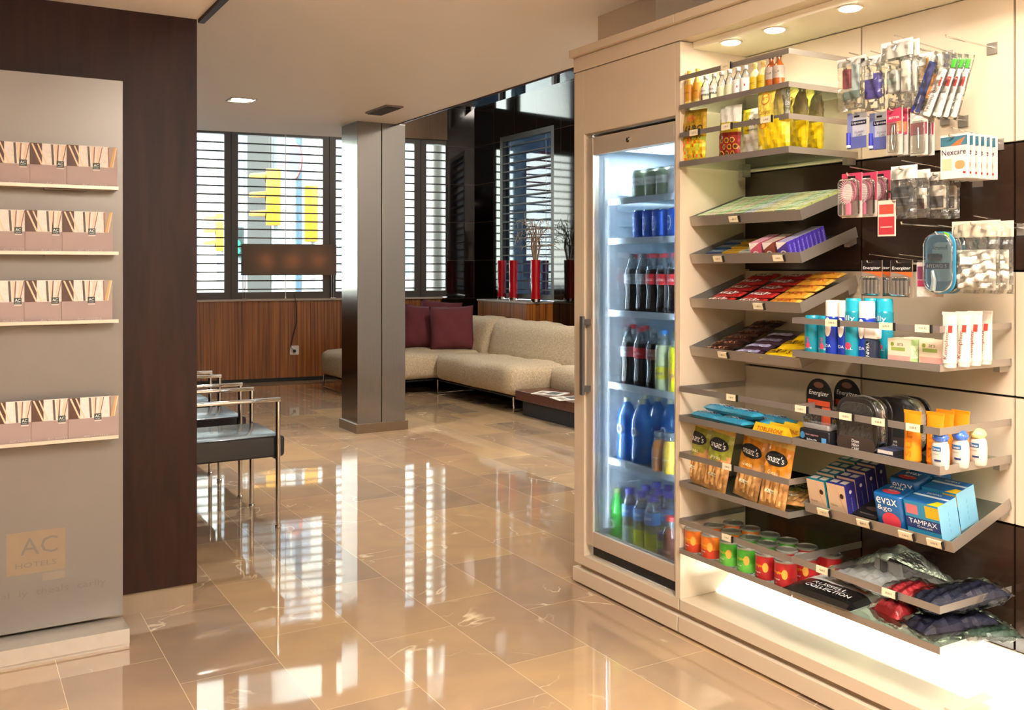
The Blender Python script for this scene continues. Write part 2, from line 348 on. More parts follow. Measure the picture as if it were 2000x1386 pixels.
# dark wood block on the left, recessed marble base
c = MB(); c.box(-3.6, .857, 3.93, 11.9, .085, ZH, DKWOOD); struct('wall_left', c, .002)
c = MB(); c.box(-3.6, .845, 3.945, 11.6, 0, .084, M('#8a7862', .15, noise=.1, scale=6)); struct('baseboard_left', c)
c = MB(); c.box(-3.7, -3.6, -3.2, 4, 0, ZH, WHITEW); struct('wall_far_left', c)
c = MB(); c.box(-3.7, 6.7, -3.3, -3.2, 0, ZH, M('#c9b9a2', .6, noise=.02)); struct('wall_rear', c)
c = MB(); c.box(2.95, 3.05, -3.2, 3.6, 0, ZH, WHITEW); c.box(3.051, 5.78, 3.0, 3.1, 0, ZH, WHITEW); struct('wall_behind_cabinets', c)
c = MB(); c.box(2.65, 2.94, 3.25, 3.68, 2.285, ZC, M('#cbb8a0', .5, noise=.02)); struct('pillar_behind_cabinets', c)
c = MB(); c.box(2.42, 2.64, 2.86, 3.22, ZC-.03, ZC-.001, M('#c4c9cc', .4, noise=.02))
for i in range(9): c.box(2.435+i*.022, 2.441+i*.022, 2.88, 3.2, ZC-.036, ZC-.0305, M('#8f9496', .4))
tag(c.build('air_grille'), 'pale grey ceiling air grille above the white-beige display cabinet', 'vent')
# window wall ------------------------------------------------------
def wwb(mb, name, kind='structure', label=None, bevel=0, parent=None):
    o = mb.build(name, parent, bevel)
    if not parent: o.matrix_basis = WW
    if kind: o['kind'] = kind
    if label: o['label'] = label
    return o
sw = s_of(859)
c = MB(); c.box(0, sw, -.02, .02, .045, .955, REDWOOD)
for sx in (s_of(418), s_of(665), s_of(735)): c.box(sx, sx+.004, -.0215, -.0201, .045, .955, M('#3a1a0c', .6))
c.box(0, LW, .021, .12, 0, .97, REDWOOD)
wwb(c, 'wall_window', label='reddish walnut panelling below the windows')
c = MB(); c.box(0, sw, -.012, .0195, 0, .044, BLACKM); wwb(c, 'baseboard_window')
c = MB(); c.box(0, sw+.02, -.05, .18, .956, .978, M('#b9aca0', .35, noise=.02)); wwb(c, 'trim_4', label='pale stone window sill', bevel=.002)
c = MB(); c.box(sw, LW, -.019, .02, 0, 3.4, TILE) ; s872 = s_of(872)
c = MB(); c.box(sw+.022, s872, -.018, .0, 0, .955, TILE); c.box(s872, LW, -.03, .02, 0, 3.4, TILE); wwb(c, 'wall_corner_tiles', label='polished black tiles beside the corner window')
c = MB(); c.box(0, s872, -.03, .09, 2.957, 3.38, brushed('lintel_metal', '#5e4e40', .25, (60, 60, 1)))
wwb(c, 'trim_5', label='brushed metal lintel above the windows')
c = MB(); c.box(0, LW, -.02, .1, 4.12, ZH, WHITEW); wwb(c, 'trim_6', label='white band above the high windows')
edges = [0, s_of(440), s_of(463), s_of(632.5), s_of(654), s_of(811), s_of(831), s872]
bays = [(edges[0], edges[1]), (edges[2], edges[3]), (edges[4], edges[5]), (edges[6], edges[7])]
where = ['left of the lamp, beside the dark wood wall', 'behind the rectangular lamp shade', 'behind the steel column', 'right of the steel column, beside the black tiles']
SLAT = M('#3a3532', .45, .2, noise=.05)
for i, (a, b) in enumerate(bays):
    f = MB(); a2 = a-(.0 if i == 0 else (a-bays[i-1][1])/2); b2 = b+((bays[i+1][0]-b)/2 if i < 3 else .0)
    f.box(a2, a+.012, .0, .09, .98, 2.956, FRAME); f.box(b-.012, b2, .0, .09, .98, 2.956, FRAME)
    if i not in (0,): f.box(a2, a2+.008, -.012, -.0005, .98, 2.956, M('#2b2927', .4))
    f.box(a+.0125, b-.0125, .0, .09, .98, 1.06, FRAME); f.box(a+.0125, b-.0125, .0, .09, 2.9, 2.956, FRAME)
    r = f.build('window_%d' % (i+1)); r.matrix_basis = WW; r['kind'] = 'structure'; r['label'] = 'tall dark-framed window '+where[i]
    g = MB(); g.box(a+.013, b-.013, .05, .056, 1.061, 2.899, GLASS); o = g.build('glass_pane', r)
    f = MB(); z = 1.085; 
    while z < 2.88:
        f.box(a+.015, b-.015, .002, .046, z, z+.015, SLAT); z += .1005
    for sx in (a+.08, b-.08): f.tube([(sx, .024, 1.07), (sx, .024, 2.89)], .0015, WHITE, 6)
    o = f.build('slatted_blind'); o.matrix_basis = WW
    tag(o, 'dark horizontal slatted blind in the window '+where[i], 'blind', 'slatted blinds')
    # high window above the lintel
    f = MB(); f.box(a2, a+.02, .0, .09, 3.381, 4.12, FRAME); f.box(b-.02, b2, .0, .09, 3.381, 4.12, FRAME); f.box(a+.021, b-.021, 0, .09, 3.381, 3.43, FRAME)
    r = f.build('window_%d' % (i+5)); r.matrix_basis = WW; r['kind'] = 'structure'
    g = MB(); g.box(a+.021, b-.021, .05, .056, 3.431, 4.119, GLASS); g.build('glass_pane', r)
c = MB(); c.box(s872, LW, 0, .09, 3.4, 4.12, FRAME); wwb(c, 'trim_7', label='dark panel in the corner above the tiles')
pr = Matrix.Rotation(ang, 4, 'Z') @ Matrix.Rotation(-PI/2, 4, 'X')
for zc, hh in ((1.97, 1.95), (3.75, .75)):
    p = lamp('AREA', 'window_daylight', (0, 0, 0), 1, size=s872, size_y=hh); p.matrix_basis = Matrix.Translation(WW @ Vector((s872/2, .3, zc))) @ pr; p.data.cycles.is_portal = True
# right wall with its window ----------------------------------------
UR = 5.78; w0, w1 = 8.86, 10.06
c = MB(); c.box(UR, UR+.12, 3.1, w0, 0, 3.38, TILE); c.box(UR, UR+.12, w1, 11.2, 0, 3.38, TILE)
c.box(UR, UR+.12, w0, w1, 2.93, 3.38, TILE); c.box(UR, UR+.12, w0, w1, 0, .97, TILE); c.box(UR, UR+.12, 3.1, 11.2, 4.15, ZH, WHITEW)
struct('wall_right', c)
f = MB(); f.box(UR, UR+.08, w0, w0+.06, .98, 2.93, FRAME); f.box(UR, UR+.08, w1-.06, w1, .98, 2.93, FRAME)
f.box(UR, UR+.08, w0+.061, w1-.061, .98, 1.04, FRAME); f.box(UR, UR+.08, w0+.061, w1-.061, 2.87, 2.93, FRAME)
r = struct('window_9', f); r['label'] = 'tinted window in the black tiled wall behind the red vases'
g = MB(); g.box(UR+.05, UR+.056, w0+.06, w1-.06, 1.04, 2.87, glassy('#9db0c0', .08)); g.build('glass_pane', r)
f = MB(); z = 1.085
while z < 2.85: f.box(UR+.004, UR+.046, w0+.062, w1-.062, z, z+.014, SLAT); z += .1005
for vv in (w0+.2, w1-.2): f.tube([(UR+.024, vv, 1.05), (UR+.024, vv, 2.86)], .0015, WHITE, 6)
tag(f.build('slatted_blind'), 'dark horizontal slatted blind in the tinted window behind the red vases', 'blind', 'slatted blinds')
f = MB()
for vv in (3.1, 5.0, 6.9, w0, w1, 11.1): f.box(UR, UR+.08, vv, vv+.05, 3.38, 4.15, FRAME)
r = struct('window_10', f); g = MB(); g.box(UR+.04, UR+.046, 3.1, 11.1, 3.381, 4.149, glassy('#7d8a92', .08)); g.build('glass_pane', r)
c = MB(); c.box(5.44, UR-.001, w0+.02, 10.0, 0, .95, REDWOOD); c.box(5.43, UR-.001, w0+.01, 10.01, .951, .972, M('#a0958a', .3))
tag(c.build('sill_cabinet', bevel=.002), 'low walnut box under the tinted window with the red vases on it', 'cabinet')
# steel column -------------------------------------------------------
col = thing('column', loc=(3.07, 7.48, 0)); col['kind'] = 'structure'; col['label'] = 'square brushed steel column standing in the middle of the lobby'
c = MB(); c.box(-.212, -.003, -.18, .18, .075, ZC, BRUSH); c.box(.003, .212, -.18, .18, .075, ZC, BRUSH); c.box(-.0029, .0029, -.172, .172, .075, ZC, M('#5f5a54', .5, .6)); c.build('cladding', col, .002)
c = MB(); c.box(-.228, .23, -.2, .2, 0, .075, M('#7a6650', .3, .3, noise=.04)); c.build('base', col, .002)
# ceiling fittings ---------------------------------------------------
def downlight(loc, label, sq=True, power=40, vis=True):
    t = thing('ceiling_light', label, 'ceiling light', loc=loc)
    c = MB(); s_ = .09
    for a, b, cc, d in ((-s_, s_, -s_, -s_+.012), (-s_, s_, s_-.012, s_), (-s_, -s_+.012, -s_+.0121, s_-.0121), (s_-.012, s_, -s_+.0121, s_-.0121)): c.box(a, b, cc, d, -.006, -.0005, M('#bdb6ac', .4, .4))
    c.build('frame', t)
    c = MB(); c.lathe([(.0, -.004), (.06, -.004), (.07, -.0006)], M('#fff1d8', emit=30)); c.build('diffuser', t)
    lamp('SPOT', 'lamp', (loc[0], loc[1], loc[2]-.02), power, WARM2, .05, spot=2.2, parent=t); return t
downlight((1.79, 6.8, ZC), 'square recessed ceiling light shining in the lobby ceiling', power=120)
t = thing('ceiling_vent', 'small grey rectangular vent in the ceiling left of the steel column top', 'vent', loc=(2.82, 6.66, ZC))
c = MB(); c.box(-.07, .07, -.2, .2, -.012, -.0005, M('#857c74', .5)); c.build('frame', t)
c = MB()
for i in range(8): c.box(-.056+i*.0145, -.049+i*.0145, -.185, .185, -.02, -.0121, M('#5d564f', .5))
c.build('grille', t)
# made-up fittings out of view, added to brighten the lobby
def panel(loc, sx, sy, power, label, col=WARM2):
    t = thing('added_panel_light', label, 'ceiling light', loc=loc)
    c = MB(); c.box(-sx/2-.02, sx/2+.02, -sy/2-.02, sy/2+.02, -.02, -.001, WHITE); c.build('frame', t)
    c = MB(); c.box(-sx/2, sx/2, -sy/2, sy/2, -.026, -.0205, M('#fff4e4', emit=3)); c.build('diffuser', t)
    lamp('AREA', 'lamp', (loc[0], loc[1], loc[2]-.03), power, col, sx, sy, parent=t)
panel((1.25, .5, ZC), .5, 1.4, 70, 'added square lit ceiling panel, out of view near the shop shelves', (1, .93, .83))
panel((1.75, -1.7, ZC), .6, 1.2, 35, 'added unseen lit ceiling panel at the rear of the lobby')
panel((-.6, 1.2, 2.344), .5, .9, 16, 'added unseen lit panel in the low ceiling by the leaflet stand', (1, .93, .83))
panel((4.5, 5.3, ZH), .8, 1.6, 75, 'added unseen lit panel in the tall ceiling over the sofa', (1, .9, .78))

for lx, ly, pw in ((.3, -.9, 120), (1.9, -2.0, 80)):  # floor lamps added behind the camera to brighten the ceiling
    t = thing('uplighter', 'added slim steel floor lamp, unseen behind the viewpoint, %s one' % ('nearer' if ly > -1.5 else 'farther'), 'lamp', 'added uplighters', loc=(lx, ly, 0))
    c = MB(); c.lathe([(.14, 0), (.14, .015), (.012, .025), (.012, 1.7), (.03, 1.72), (.13, 1.8), (.128, 1.8), (.03, 1.73), (0, 1.73)], STEEL, 24); c.build('stand', t)
    c = MB(); c.lathe([(0, 1.745), (.06, 1.745), (.06, 1.75), (0, 1.75)], M('#fff4e4', emit=8), 20, caps=False); c.build('bulb', t)
    lamp('AREA', 'lamp', (lx, ly, 1.81), pw, (1, .93, .86), .22, rot=(PI, 0, 0), parent=t)
# ---------------------------------------------------------------- street outside
STW = M('#c0bcb6', .8, noise=.05, scale=2)
c = MB(); c.box(-40, 60, 12.4, 90, -.5, -.2, M('#8f8d8a', .9)); c.box(6.8, 60, -30, 12.39, -.5, -.2, M('#8f8d8a', .9)); tag(c.build('street'), 'pale sunlit street outside the windows', 'street', kind='structure')
def building(loc, rz, W, H, label, colr, nfl, nx, tower=None):
    t = thing('building', label, 'building', loc=loc, rz=rz)
    c = MB(); c.box(-W/2, W/2, 0, 6, 0, H, M(colr, .8, noise=.03, scale=1)); c.box(-W/2-.1, W/2+.1, -.3, 0, H-.5, H, M(colr, .8))
    for i in range(nfl): c.box(-W/2, W/2, -.12, -.001, 3.6+i*3.1, 3.75+i*3.1, STW)
    c.build('wall', t)
    if tower: c = MB(); c.box(tower[0], tower[1], -.5, -.301, 0, H+1, M('#45423f', .8)); c.build('stair_tower', t)
    proto = None
    for i in range(nfl):
        for j in range(nx):
            x = -W/2+W*(j+.5)/nx
            if proto is None:
                c = MB(); c.box(-.65, .65, -.06, -.002, 0, 1.9, M('#7c8894', .2)); c.box(-.72, .72, -.1, -.061, -.1, 0, STW); c.box(-.03, .03, -.1, -.061, .001, 1.9, STW); proto = o = c.build('window', t)
            else: o = proto.copy(); C.objects.link(o); o.parent = t
            o.location = (x, 0, 1.2+i*3.1)
building(cam_pt(570, 34, -.2), -TH, 10, 16, 'pale stone building across the street behind the traffic lights', '#c4c0ba', 4, 5, (-1.45, -.65))
building(cam_pt(150, 34, -.2), -TH, 5, 14, 'grey building across the street behind the left window', '#a5a29e', 3, 2)
building(cam_pt(1120, 34, -.2), -TH, 9, 15, 'cream building across the street seen right of the steel column', '#c8c2b8', 4, 4)
b = thing('building', 'grey building outside the tinted window on the right', 'building', loc=(19, 11, -.2), rz=-PI/2)
c = MB(); c.box(-12, 12, 0, 5, 0, 12, M('#8f8a82', .8)); c.build('wall', b)
def pole(loc, h, label, r=.065):
    o = MB().tube([(0, 0, 0), (0, 0, h)], r, M('#4a6270', .5, .2), 12); o.lathe([(r*1.7, 0), (r*1.7, .3), (r, .36)], M('#4a6270', .5), 12)
    return o
YEL = M('#c08204', .45, noise=.03); LENS = M('#3a2a1a', .3)
t = thing('street_sign', 'round blue and red road sign on a tall grey pole outside', 'sign', loc=cam_pt(583, 18, -.2))
pole(0, 5.2, '').build('pole', t)
c = MB(); rr = Matrix.Rotation(-TH-.9, 4, 'Z')
c.lathe([(.0, 0), (.34, 0), (.34, .02), (0, .02)], M('#8c1420', .4), 28, caps=False); c.lathe([(0, .021), (.27, .021), (.27, .022)], M('#0c2450', .4), 28)
c.xform(Matrix.Translation((0, 0, 3.55)) @ rr @ Matrix.Translation((0, -.08, 0)) @ Matrix.Rotation(PI/2, 4, 'X')); c.build('sign_plate', t)
def traffic_light(px, pyt, pyb, Y, label, side=0, polex=None):
    zt, zb = CH-(pyt-HZ)/F*Y, CH-(pyb-HZ)/F*Y; h = zt-zb
    t = thing('traffic_light', label, 'traffic light', 'street traffic lights', loc=cam_pt(px, Y, -.2), rz=-TH)
    c = MB(); z0 = zb+.2; c.rbox(-.12, .12, -.1, .1, z0, z0+h, .03, YEL); c.build('housing', t)
    c = MB(); c.tube([(.0, .12, 0), (.0, .12, z0+h*.9)], .05, M('#8f9ba0', .5, .2)); c.build('pole', t)
    for i in range(3 if side else 0):
        zc = z0+h*(i+.5)/3
        m = Matrix.Translation((side*.12, 0, zc)) @ Matrix.Rotation(PI/2*side if side else 0, 4, 'Z')
        c = MB()
        vs = []; n = 10
        for q, y in ((1, -.12), (.85, -.42)):
            for k in range(n+1): a = PI*(.0+k/n); vs.append((.115*math.cos(a)*q, y+.12, .115*math.sin(a)*(1 if q == 1 else .8)))
        for q, y in ((.9, -.12), (.78, -.42)):
            for k in range(n+1): a = PI*(.0+k/n); vs.append((.115*math.cos(a)*q, y+.12, .115*math.sin(a)*(q)))
        c.add(vs, [(k, k+1, n+2+k, n+1+k) for k in range(n)]+[(2*(n+1)+k, 2*(n+1)+n+1+k, 2*(n+1)+n+2+k, 2*(n+1)+k+1) for k in range(n)], YEL)
        mm = m if side else Matrix.Translation((0, -.1, zc))
        c.xform(mm); c.build('visor', t)
        c = MB(); c.lathe([(0, 0), (.1, 0), (.1, .012)], LENS, 20); c.xform(mm @ Matrix.Rotation(PI/2, 4, 'X')); c.build('lens', t)
traffic_light(534, 330, 440, 17.4, 'yellow traffic light with three visors pointing left, nearest the middle window', -1)
traffic_light(608, 363, 472, 18.4, 'plain yellow traffic light seen from behind, right of the grey sign pole')
traffic_light(432, 418, 490, 24, 'small yellow traffic light seen through the left window', -1)
t = thing('pedestrian_light', 'small traffic signal with green lights beside the lamp shade', 'traffic light', loc=cam_pt(466, 19, -.2), rz=-TH)
c = MB(); c.rbox(-.09, .09, -.08, .08, 1.75, 2.35, .02, M('#20302c', .5)); c.build('housing', t)
c = MB(); c.tube([(0, .1, 0), (0, .1, 2.3)], .04, M('#8f9ba0', .5, .2)); c.build('pole', t)
for z in (1.88, 2.03): c = MB(); c.lathe([(0, 0), (.06, 0), (.06, .01)], M('#14d8a0', emit=6), 16); c.xform(Matrix.Translation((.0, -.095, z)) @ Matrix.Rotation(PI/2, 4, 'X')); c.build('lens', t)
t = thing('street_sign', 'round red road sign seen through the tinted window on the right', 'sign', loc=(7.6, 11.9, -.2), rz=-PI/2+.3)
pole(0, 3.2, '', .04).build('pole', t)
c = MB(); c.lathe([(0, 0), (.32, 0), (.32, .02), (0, .02)], M('#c8303a', .4), 28, caps=False); c.box(-.22, .22, -.05, .05, .0201, .024, WHITE); c.xform(Matrix.Translation((0, -.06, 2.95)) @ Matrix.Rotation(PI/2, 4, 'X')); c.build('sign_plate', t)

# ---------------------------------------------------------------- rectangular lamp on the sill
sL, sR = s_of(472), s_of(653); wl = sR-sL
lt = thing('sill_lamp', 'long rectangular brown fabric lamp standing on the window sill', 'lamp'); lt.matrix_basis = WW @ Matrix.Translation(((sL+sR)/2, -.02, .9785))
def shade_mat():
    m = bpy.data.materials.new('lamp_fabric'); m.use_nodes = True; t = m.node_tree; b = t.nodes['Principled BSDF']
    b.inputs['Base Color'].default_value = lin('#5a4238'); b.inputs['Roughness'].default_value = .9
    tr = t.nodes.new('ShaderNodeBsdfTranslucent'); tr.inputs[0].default_value = lin('#b8a48c'); mx = t.nodes.new('ShaderNodeMixShader'); mx.inputs[0].default_value = .22
    t.links.new(b.outputs[0], mx.inputs[1]); t.links.new(tr.outputs[0], mx.inputs[2]); t.links.new(mx.outputs[0], t.nodes['Material Output'].inputs[0])
    nz = t.nodes.new('ShaderNodeTexNoise'); nz.inputs['Scale'].default_value = 140; tcn = t.nodes.new('ShaderNodeTexCoord'); t.links.new(tcn.outputs['Object'], nz.inputs[0])
    cr = t.nodes.new('ShaderNodeValToRGB'); cr.color_ramp.elements[0].color = lin('#4e433c'); cr.color_ramp.elements[1].color = lin('#8f8076'); t.links.new(nz.outputs['Fac'], cr.inputs[0]); t.links.new(cr.outputs[0], b.inputs['Base Color'])
    return m
SH = shade_mat(); c = MB(); d = .1; z0, z1 = .28, .645
c.box(-wl/2, wl/2, -d, -d+.004, z0, z1, SH); c.box(-wl/2, wl/2, d-.004, d, z0, z1, SH); c.box(-wl/2, -wl/2+.004, -d+.0041, d-.0041, z0, z1, SH); c.box(wl/2-.004, wl/2, -d+.0041, d-.0041, z0, z1, SH)
c.build('lamp_shade', lt)
c = MB()
for x in (-wl/2+.012, wl/2-.04):
    c.tube([(x, 0, .0), (x, 0, z1-.02)], .005, CHROME); c.tube([(x+.022, 0, .0), (x+.022, 0, z1-.02)], .005, CHROME); c.box(x-.02, x+.042, -.05, .05, 0, .008, CHROME)
c.tube([(-wl/2+.02, 0, .44), (wl/2-.02, 0, .44)], .006, CHROME); c.build('stand', lt)
for i in range(3):
    x = (-.3+.33*i)*wl*.85; b = MB(); b.lathe([(0, 0), (.012, .005), (.03, .05), (.02, .08), (0, .085)], M('#ffb060', emit=50), 14, caps=False); b.xform(Matrix.Translation((x, 0, .4))); b.build('bulb', lt); lamp('POINT', 'lamp', (x, 0, .47), 1.6, (1, .6, .3), .03).parent = lt
sk = s_of(573); so = s_of(574)
c = MB(); q = WW @ Vector((0, 0, 0))
pts = [(sk, -.07, 1.03), (sk+.01, -.07, .985), (sk+.02, -.075, .9), (sk+.03, -.06, .7), (sk-.02, -.05, .5), (sk-.04, -.06, .4), (so, -.06, .36)]
c.tube(pts, .005, M('#241a14', .5), 6); c.rbox(so-.016, so+.016, -.06, -.032, .345, .375, .008, BLACKM, axis='y')
o = c.build('power_cord'); o.matrix_basis = WW; tag(o, 'dark power cord hanging from the sill to the wall socket', 'cord')
c = MB(); c.rbox(so-.054, so+.054, -.031, -.0215, .312, .42, .01, M('#e6ddd2', .4), axis='y'); o = c.build('wall_socket'); o.matrix_basis = WW; tag(o, 'white wall socket on the walnut panelling under the lamp', 'socket')
c = MB(); sx = s_of(556); c.tube([(sx, -.06, 1.0), (sx, -.06, 3.3)], .004, WHITE, 6); c.lathe([(.0, 0), (.009, .006), (.007, .03), (0, .035)], WHITE, 10, sx, -.06); 
c.v = [(x, y, z+.98 if z < .04 else z) for x, y, z in c.v]; o = c.build('blind_cord'); o.matrix_basis = WW; tag(o, 'thin white blind cord hanging in front of the middle window', 'cord')

# ---------------------------------------------------------------- sofa
FAB = M('#cdbb9e', .95, noise=.28, scale=75, bump=.9); PLUM = M('#6a3038', .9, noise=.08, scale=120, bump=.3)
sofa = thing('corner_sofa', 'large cream corner sofa with chrome legs by the black wall', 'sofa', loc=(4.47, 9.2, 0))
def soft(x0, x1, y0, y1, z0, z1, r, name, lean=0, leany=0, seed=1):
    """upholstered block: subdivided grid box with rounded edges and slight sag"""
    rnd = random.Random(seed); nx, ny, nz = max(4, int((x1-x0)/.07)), max(4, int((y1-y0)/.07)), max(3, int((z1-z0)/.06)); mb = MB()
    ph = [rnd.uniform(0, 6) for _ in range(4)]
    def P(x, y, z):
        c_ = Vector((min(max(x, x0+r), x1-r), min(max(y, y0+r), y1-r), min(max(z, z0+r), z1-r))); p = Vector((x, y, z)); dd = p-c_
        if dd.length > 1e-6: p = c_+dd.normalized()*min(r, dd.length if dd.length < r else r)
        n = .008*(math.sin(p.x*9+ph[0]+p.y*4)+math.sin(p.y*8+ph[1]+p.z*5)+.5*math.sin(p.y*23+p.z*9+ph[2]))
        t_ = (z-z0)/(z1-z0); return (p.x+n*.5+lean*t_-4.47, p.y+leany*t_-9.2, p.z+n*(t_))
    def face(fn, na, nb, flip):
        vs = [P(*fn(i/na, j/nb)) for j in range(nb+1) for i in range(na+1)]
        fs = [(j*(na+1)+i, j*(na+1)+i+1, (j+1)*(na+1)+i+1, (j+1)*(na+1)+i) for j in range(nb) for i in range(na)]
        mb.add(vs, [f[::-1] if flip else f for f in fs], FAB, True)
    X = lambda a: x0+(x1-x0)*a; Yy = lambda a: y0+(y1-y0)*a; Z = lambda a: z0+(z1-z0)*a
    face(lambda a, b: (X(a), Yy(b), z1), nx, ny, False); face(lambda a, b: (X(a), Yy(b), z0), nx, ny, True)
    face(lambda a, b: (X(a), y0, Z(b)), nx, nz, False); face(lambda a, b: (X(a), y1, Z(b)), nx, nz, True)
    face(lambda a, b: (x0, Yy(a), Z(b)), ny, nz, True); face(lambda a, b: (x1, Yy(a), Z(b)), ny, nz, False)
    return mb.build(name, sofa, weld=True)
soft(4.47, 5.25, 7.55, 9.2, .15, .43, .075, 'seat', seed=2)
soft(4.85, 5.25, 5.9, 7.54, .15, .43, .075, 'seat', seed=5)
soft(3.586, 5.25, 9.215, 10.32, .15, .43, .075, 'seat', seed=3)
soft(5.02, 5.3, 9.12, 10.6, .36, .79, .09, 'backrest', lean=.1, seed=6)
soft(5.02, 5.3, 5.9, 9.1, .36, .785, .09, 'backrest', lean=.1, seed=7)
soft(4.2, 5.0, 10.33, 10.58, .36, .74, .08, 'backrest', leany=.05, seed=8)
def leg(x0, y0, x1, y1):
    c = MB(); x0 -= 4.47; x1 -= 4.47; y0 -= 9.2; y1 -= 9.2
    d = Vector((x1-x0, y1-y0, 0)).normalized()*.012; n = Vector((-d.y, d.x, 0))
    c.tube([(x0, y0, .15), (x0, y0, .012), (x1, y1, .012), (x1, y1, .15)], .011, CHROME, 6); c.build('leg', sofa)
leg(4.5, 9.17, 5.2, 9.17); leg(4.5, 7.58, 5.2, 7.58); leg(3.62, 9.25, 3.62, 10.28); 
c = MB(); c.box(.05, .75, -1.6, .0, .135, .149, BLACKM); c.box(-.83, .75, .05, 1.1, .135, .149, BLACKM); c.build('seat_frame', sofa)
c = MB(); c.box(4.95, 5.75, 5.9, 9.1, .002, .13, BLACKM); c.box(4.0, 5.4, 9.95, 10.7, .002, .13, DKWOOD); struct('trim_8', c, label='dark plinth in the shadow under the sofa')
# cushions
def cushion():
    mb = MB(); n = 16; w = .5
    def P(i, j, sg):
        x, y = 2*i/n-1, 2*j/n-1; t = .085*((1-x**4)*(1-y**4))**.6; q = 1-.07*(1-max(abs(x), abs(y)))-.05*(1-abs(x*y))*(max(abs(x), abs(y)))
        return (x*w/2*(1-.06*(1-y*y)*abs(x)), sg*t+.006*math.sin(7*x+5*y), y*w/2*(1-.06*(1-x*x)*abs(y))+w/2)
    for sg in (-1, 1):
        vs = [P(i, j, sg) for j in range(n+1) for i in range(n+1)]
        mb.add(vs, [((j*(n+1)+i, j*(n+1)+i+1, (j+1)*(n+1)+i+1, (j+1)*(n+1)+i))[::-sg] for j in range(n) for i in range(n)], PLUM, True)
    return mb.build('cushion', weld=True)
cp = None
for (px, v, dz, rz, rx, ry, lab) in ((884, 9.5, .0, -27, -12, -2, 'plum square cushion at the front right of the cushion pile'), (826, 9.86, 0, -30, -12, 3, 'plum square cushion in the middle, half behind the right cushion'),
                                 (856, 10.2, .03, -26, -8, 5, 'plum square cushion at the back, showing only its top edge'), (766, 10.15, 0, -15, -12, -3, 'plum square cushion partly hidden by the steel column')):
    if cp is None: o = cp = cushion()
    else: o = cp.copy(); C.objects.link(o)
    k = (px-1000)/F; Y = v/(CT-k*ST)
    o.location = (Y*(k*CT+ST), v, .425+dz); o.rotation_euler = (math.radians(rx), math.radians(ry), math.radians(rz)); tag(o, lab, 'cushion', 'plum cushions on the sofa')
# low table and magazines
tb = thing('low_table', 'low dark wooden side table at the near end of the sofa', 'table', loc=(4.62, 7.0, 0))
c = MB(); c.box(-.15, .21, -.75, .5, .142, .228, TABLEW); c.build('table_top', tb, .003)
c = MB(); c.box(-.1, .18, -.7, .45, .001, .141, BLACKM); c.build('base', tb)
for i, (px, uu, lab) in enumerate(((1075, 4.6, 'white magazine lying on the low table, left one'), (1112, 4.57, 'grey and white magazine lying on the low table, right one'))):
    o = MB(); o.box(-.105, .105, -.14, .14, 0, .006, WHITE); o.rect(top(.0064), -.08, .08, -.1, .02, M('#5f6468', .4)); o.rect(top(.0064), -.08, .05, .05, .11, M('#9a8f84', .4))
    o = o.build('magazine'); v = V(px, uu); o.location = (uu, v, .2285); o.rotation_euler = (0, 0, .5+i*.9); tag(o, lab, 'magazine', 'magazines on the low table')
# vases and branches on the sill cabinet
RED = M('#b0101c', .08, noise=.02, coat=.5)
vp = MB(); vp.lathe([(.055, 0, CHROME), (.055, .03, CHROME), (.052, .031), (.05, .2), (.055, .46), (.049, .46), (.044, .05), (0, .05)], RED, 24)
vp = vp.build('vase')
vases = [(1046, 5.56, 'bright red tall cylindrical vase holding the dry branches'), (1003, 5.62, 'dark red vase copy standing in for a reflection, left of the vase with branches'), (980, 5.66, 'red vase copy standing in for a reflection, at the left end of the sill cabinet')]  # the two left vases are reflections of the first, built as copies
for i, (px, uu, lab) in enumerate(vases):
    o = vp if i == 0 else vp.copy()
    if i: C.objects.link(o)
    o.location = (uu, V(px, uu), .9725); tag(o, lab, 'vase', 'red vases on the sill cabinet')
br = thing('dry_branches', 'pale curly dry branches spreading from the red vase', 'plant', loc=(5.56, V(1046, 5.56), .9725+.06))
rnd = random.Random(5)
c = MB(); BRN = M('#b8a184', .7, noise=.2); BR2 = M('#7a5a48', .7)
for i in range(22):
    a = rnd.uniform(0, 2*PI); tip = rnd.uniform(.62, .88); spread = rnd.uniform(.1, .42)
    pts = [(0, 0, 0), (.02*math.cos(a), .02*math.sin(a), .38), (.05*math.cos(a), .06*math.sin(a), .55)]
    for k in range(1, 7):
        f_ = k/6; pts.append((.02*math.cos(a)+.3*spread*math.cos(a)*f_+rnd.uniform(-.03, .03)*f_, spread*math.sin(a)*f_*1.15+rnd.uniform(-.05, .05)*f_, .57+(tip-.57)*math.sin(f_*2.4)/.9+rnd.uniform(-.04, .04)*f_))
    c.tube(pts, [.004]*3+[.004-.0004*k for k in range(6)], BRN if i % 3 else BR2, 5)
for i in range(40):
    a = rnd.uniform(0, 2*PI); r_ = rnd.uniform(.1, .38); p0 = Vector((.25*r_*math.cos(a), r_*math.sin(a)*1.15, rnd.uniform(.55, .8)))
    pts = [p0]; dv = Vector((rnd.uniform(-.3, .3), rnd.uniform(-1, 1), rnd.uniform(-.6, .6)))
    for k in range(5): dv = (dv+Vector((rnd.uniform(-.5, .5), rnd.uniform(-.6, .6), rnd.uniform(-.6, .6)))).normalized(); pts.append(pts[-1]+dv*.03)
    c.tube(pts, .0028, BRN if i % 2 else BR2, 5)
c.build('twigs', br)

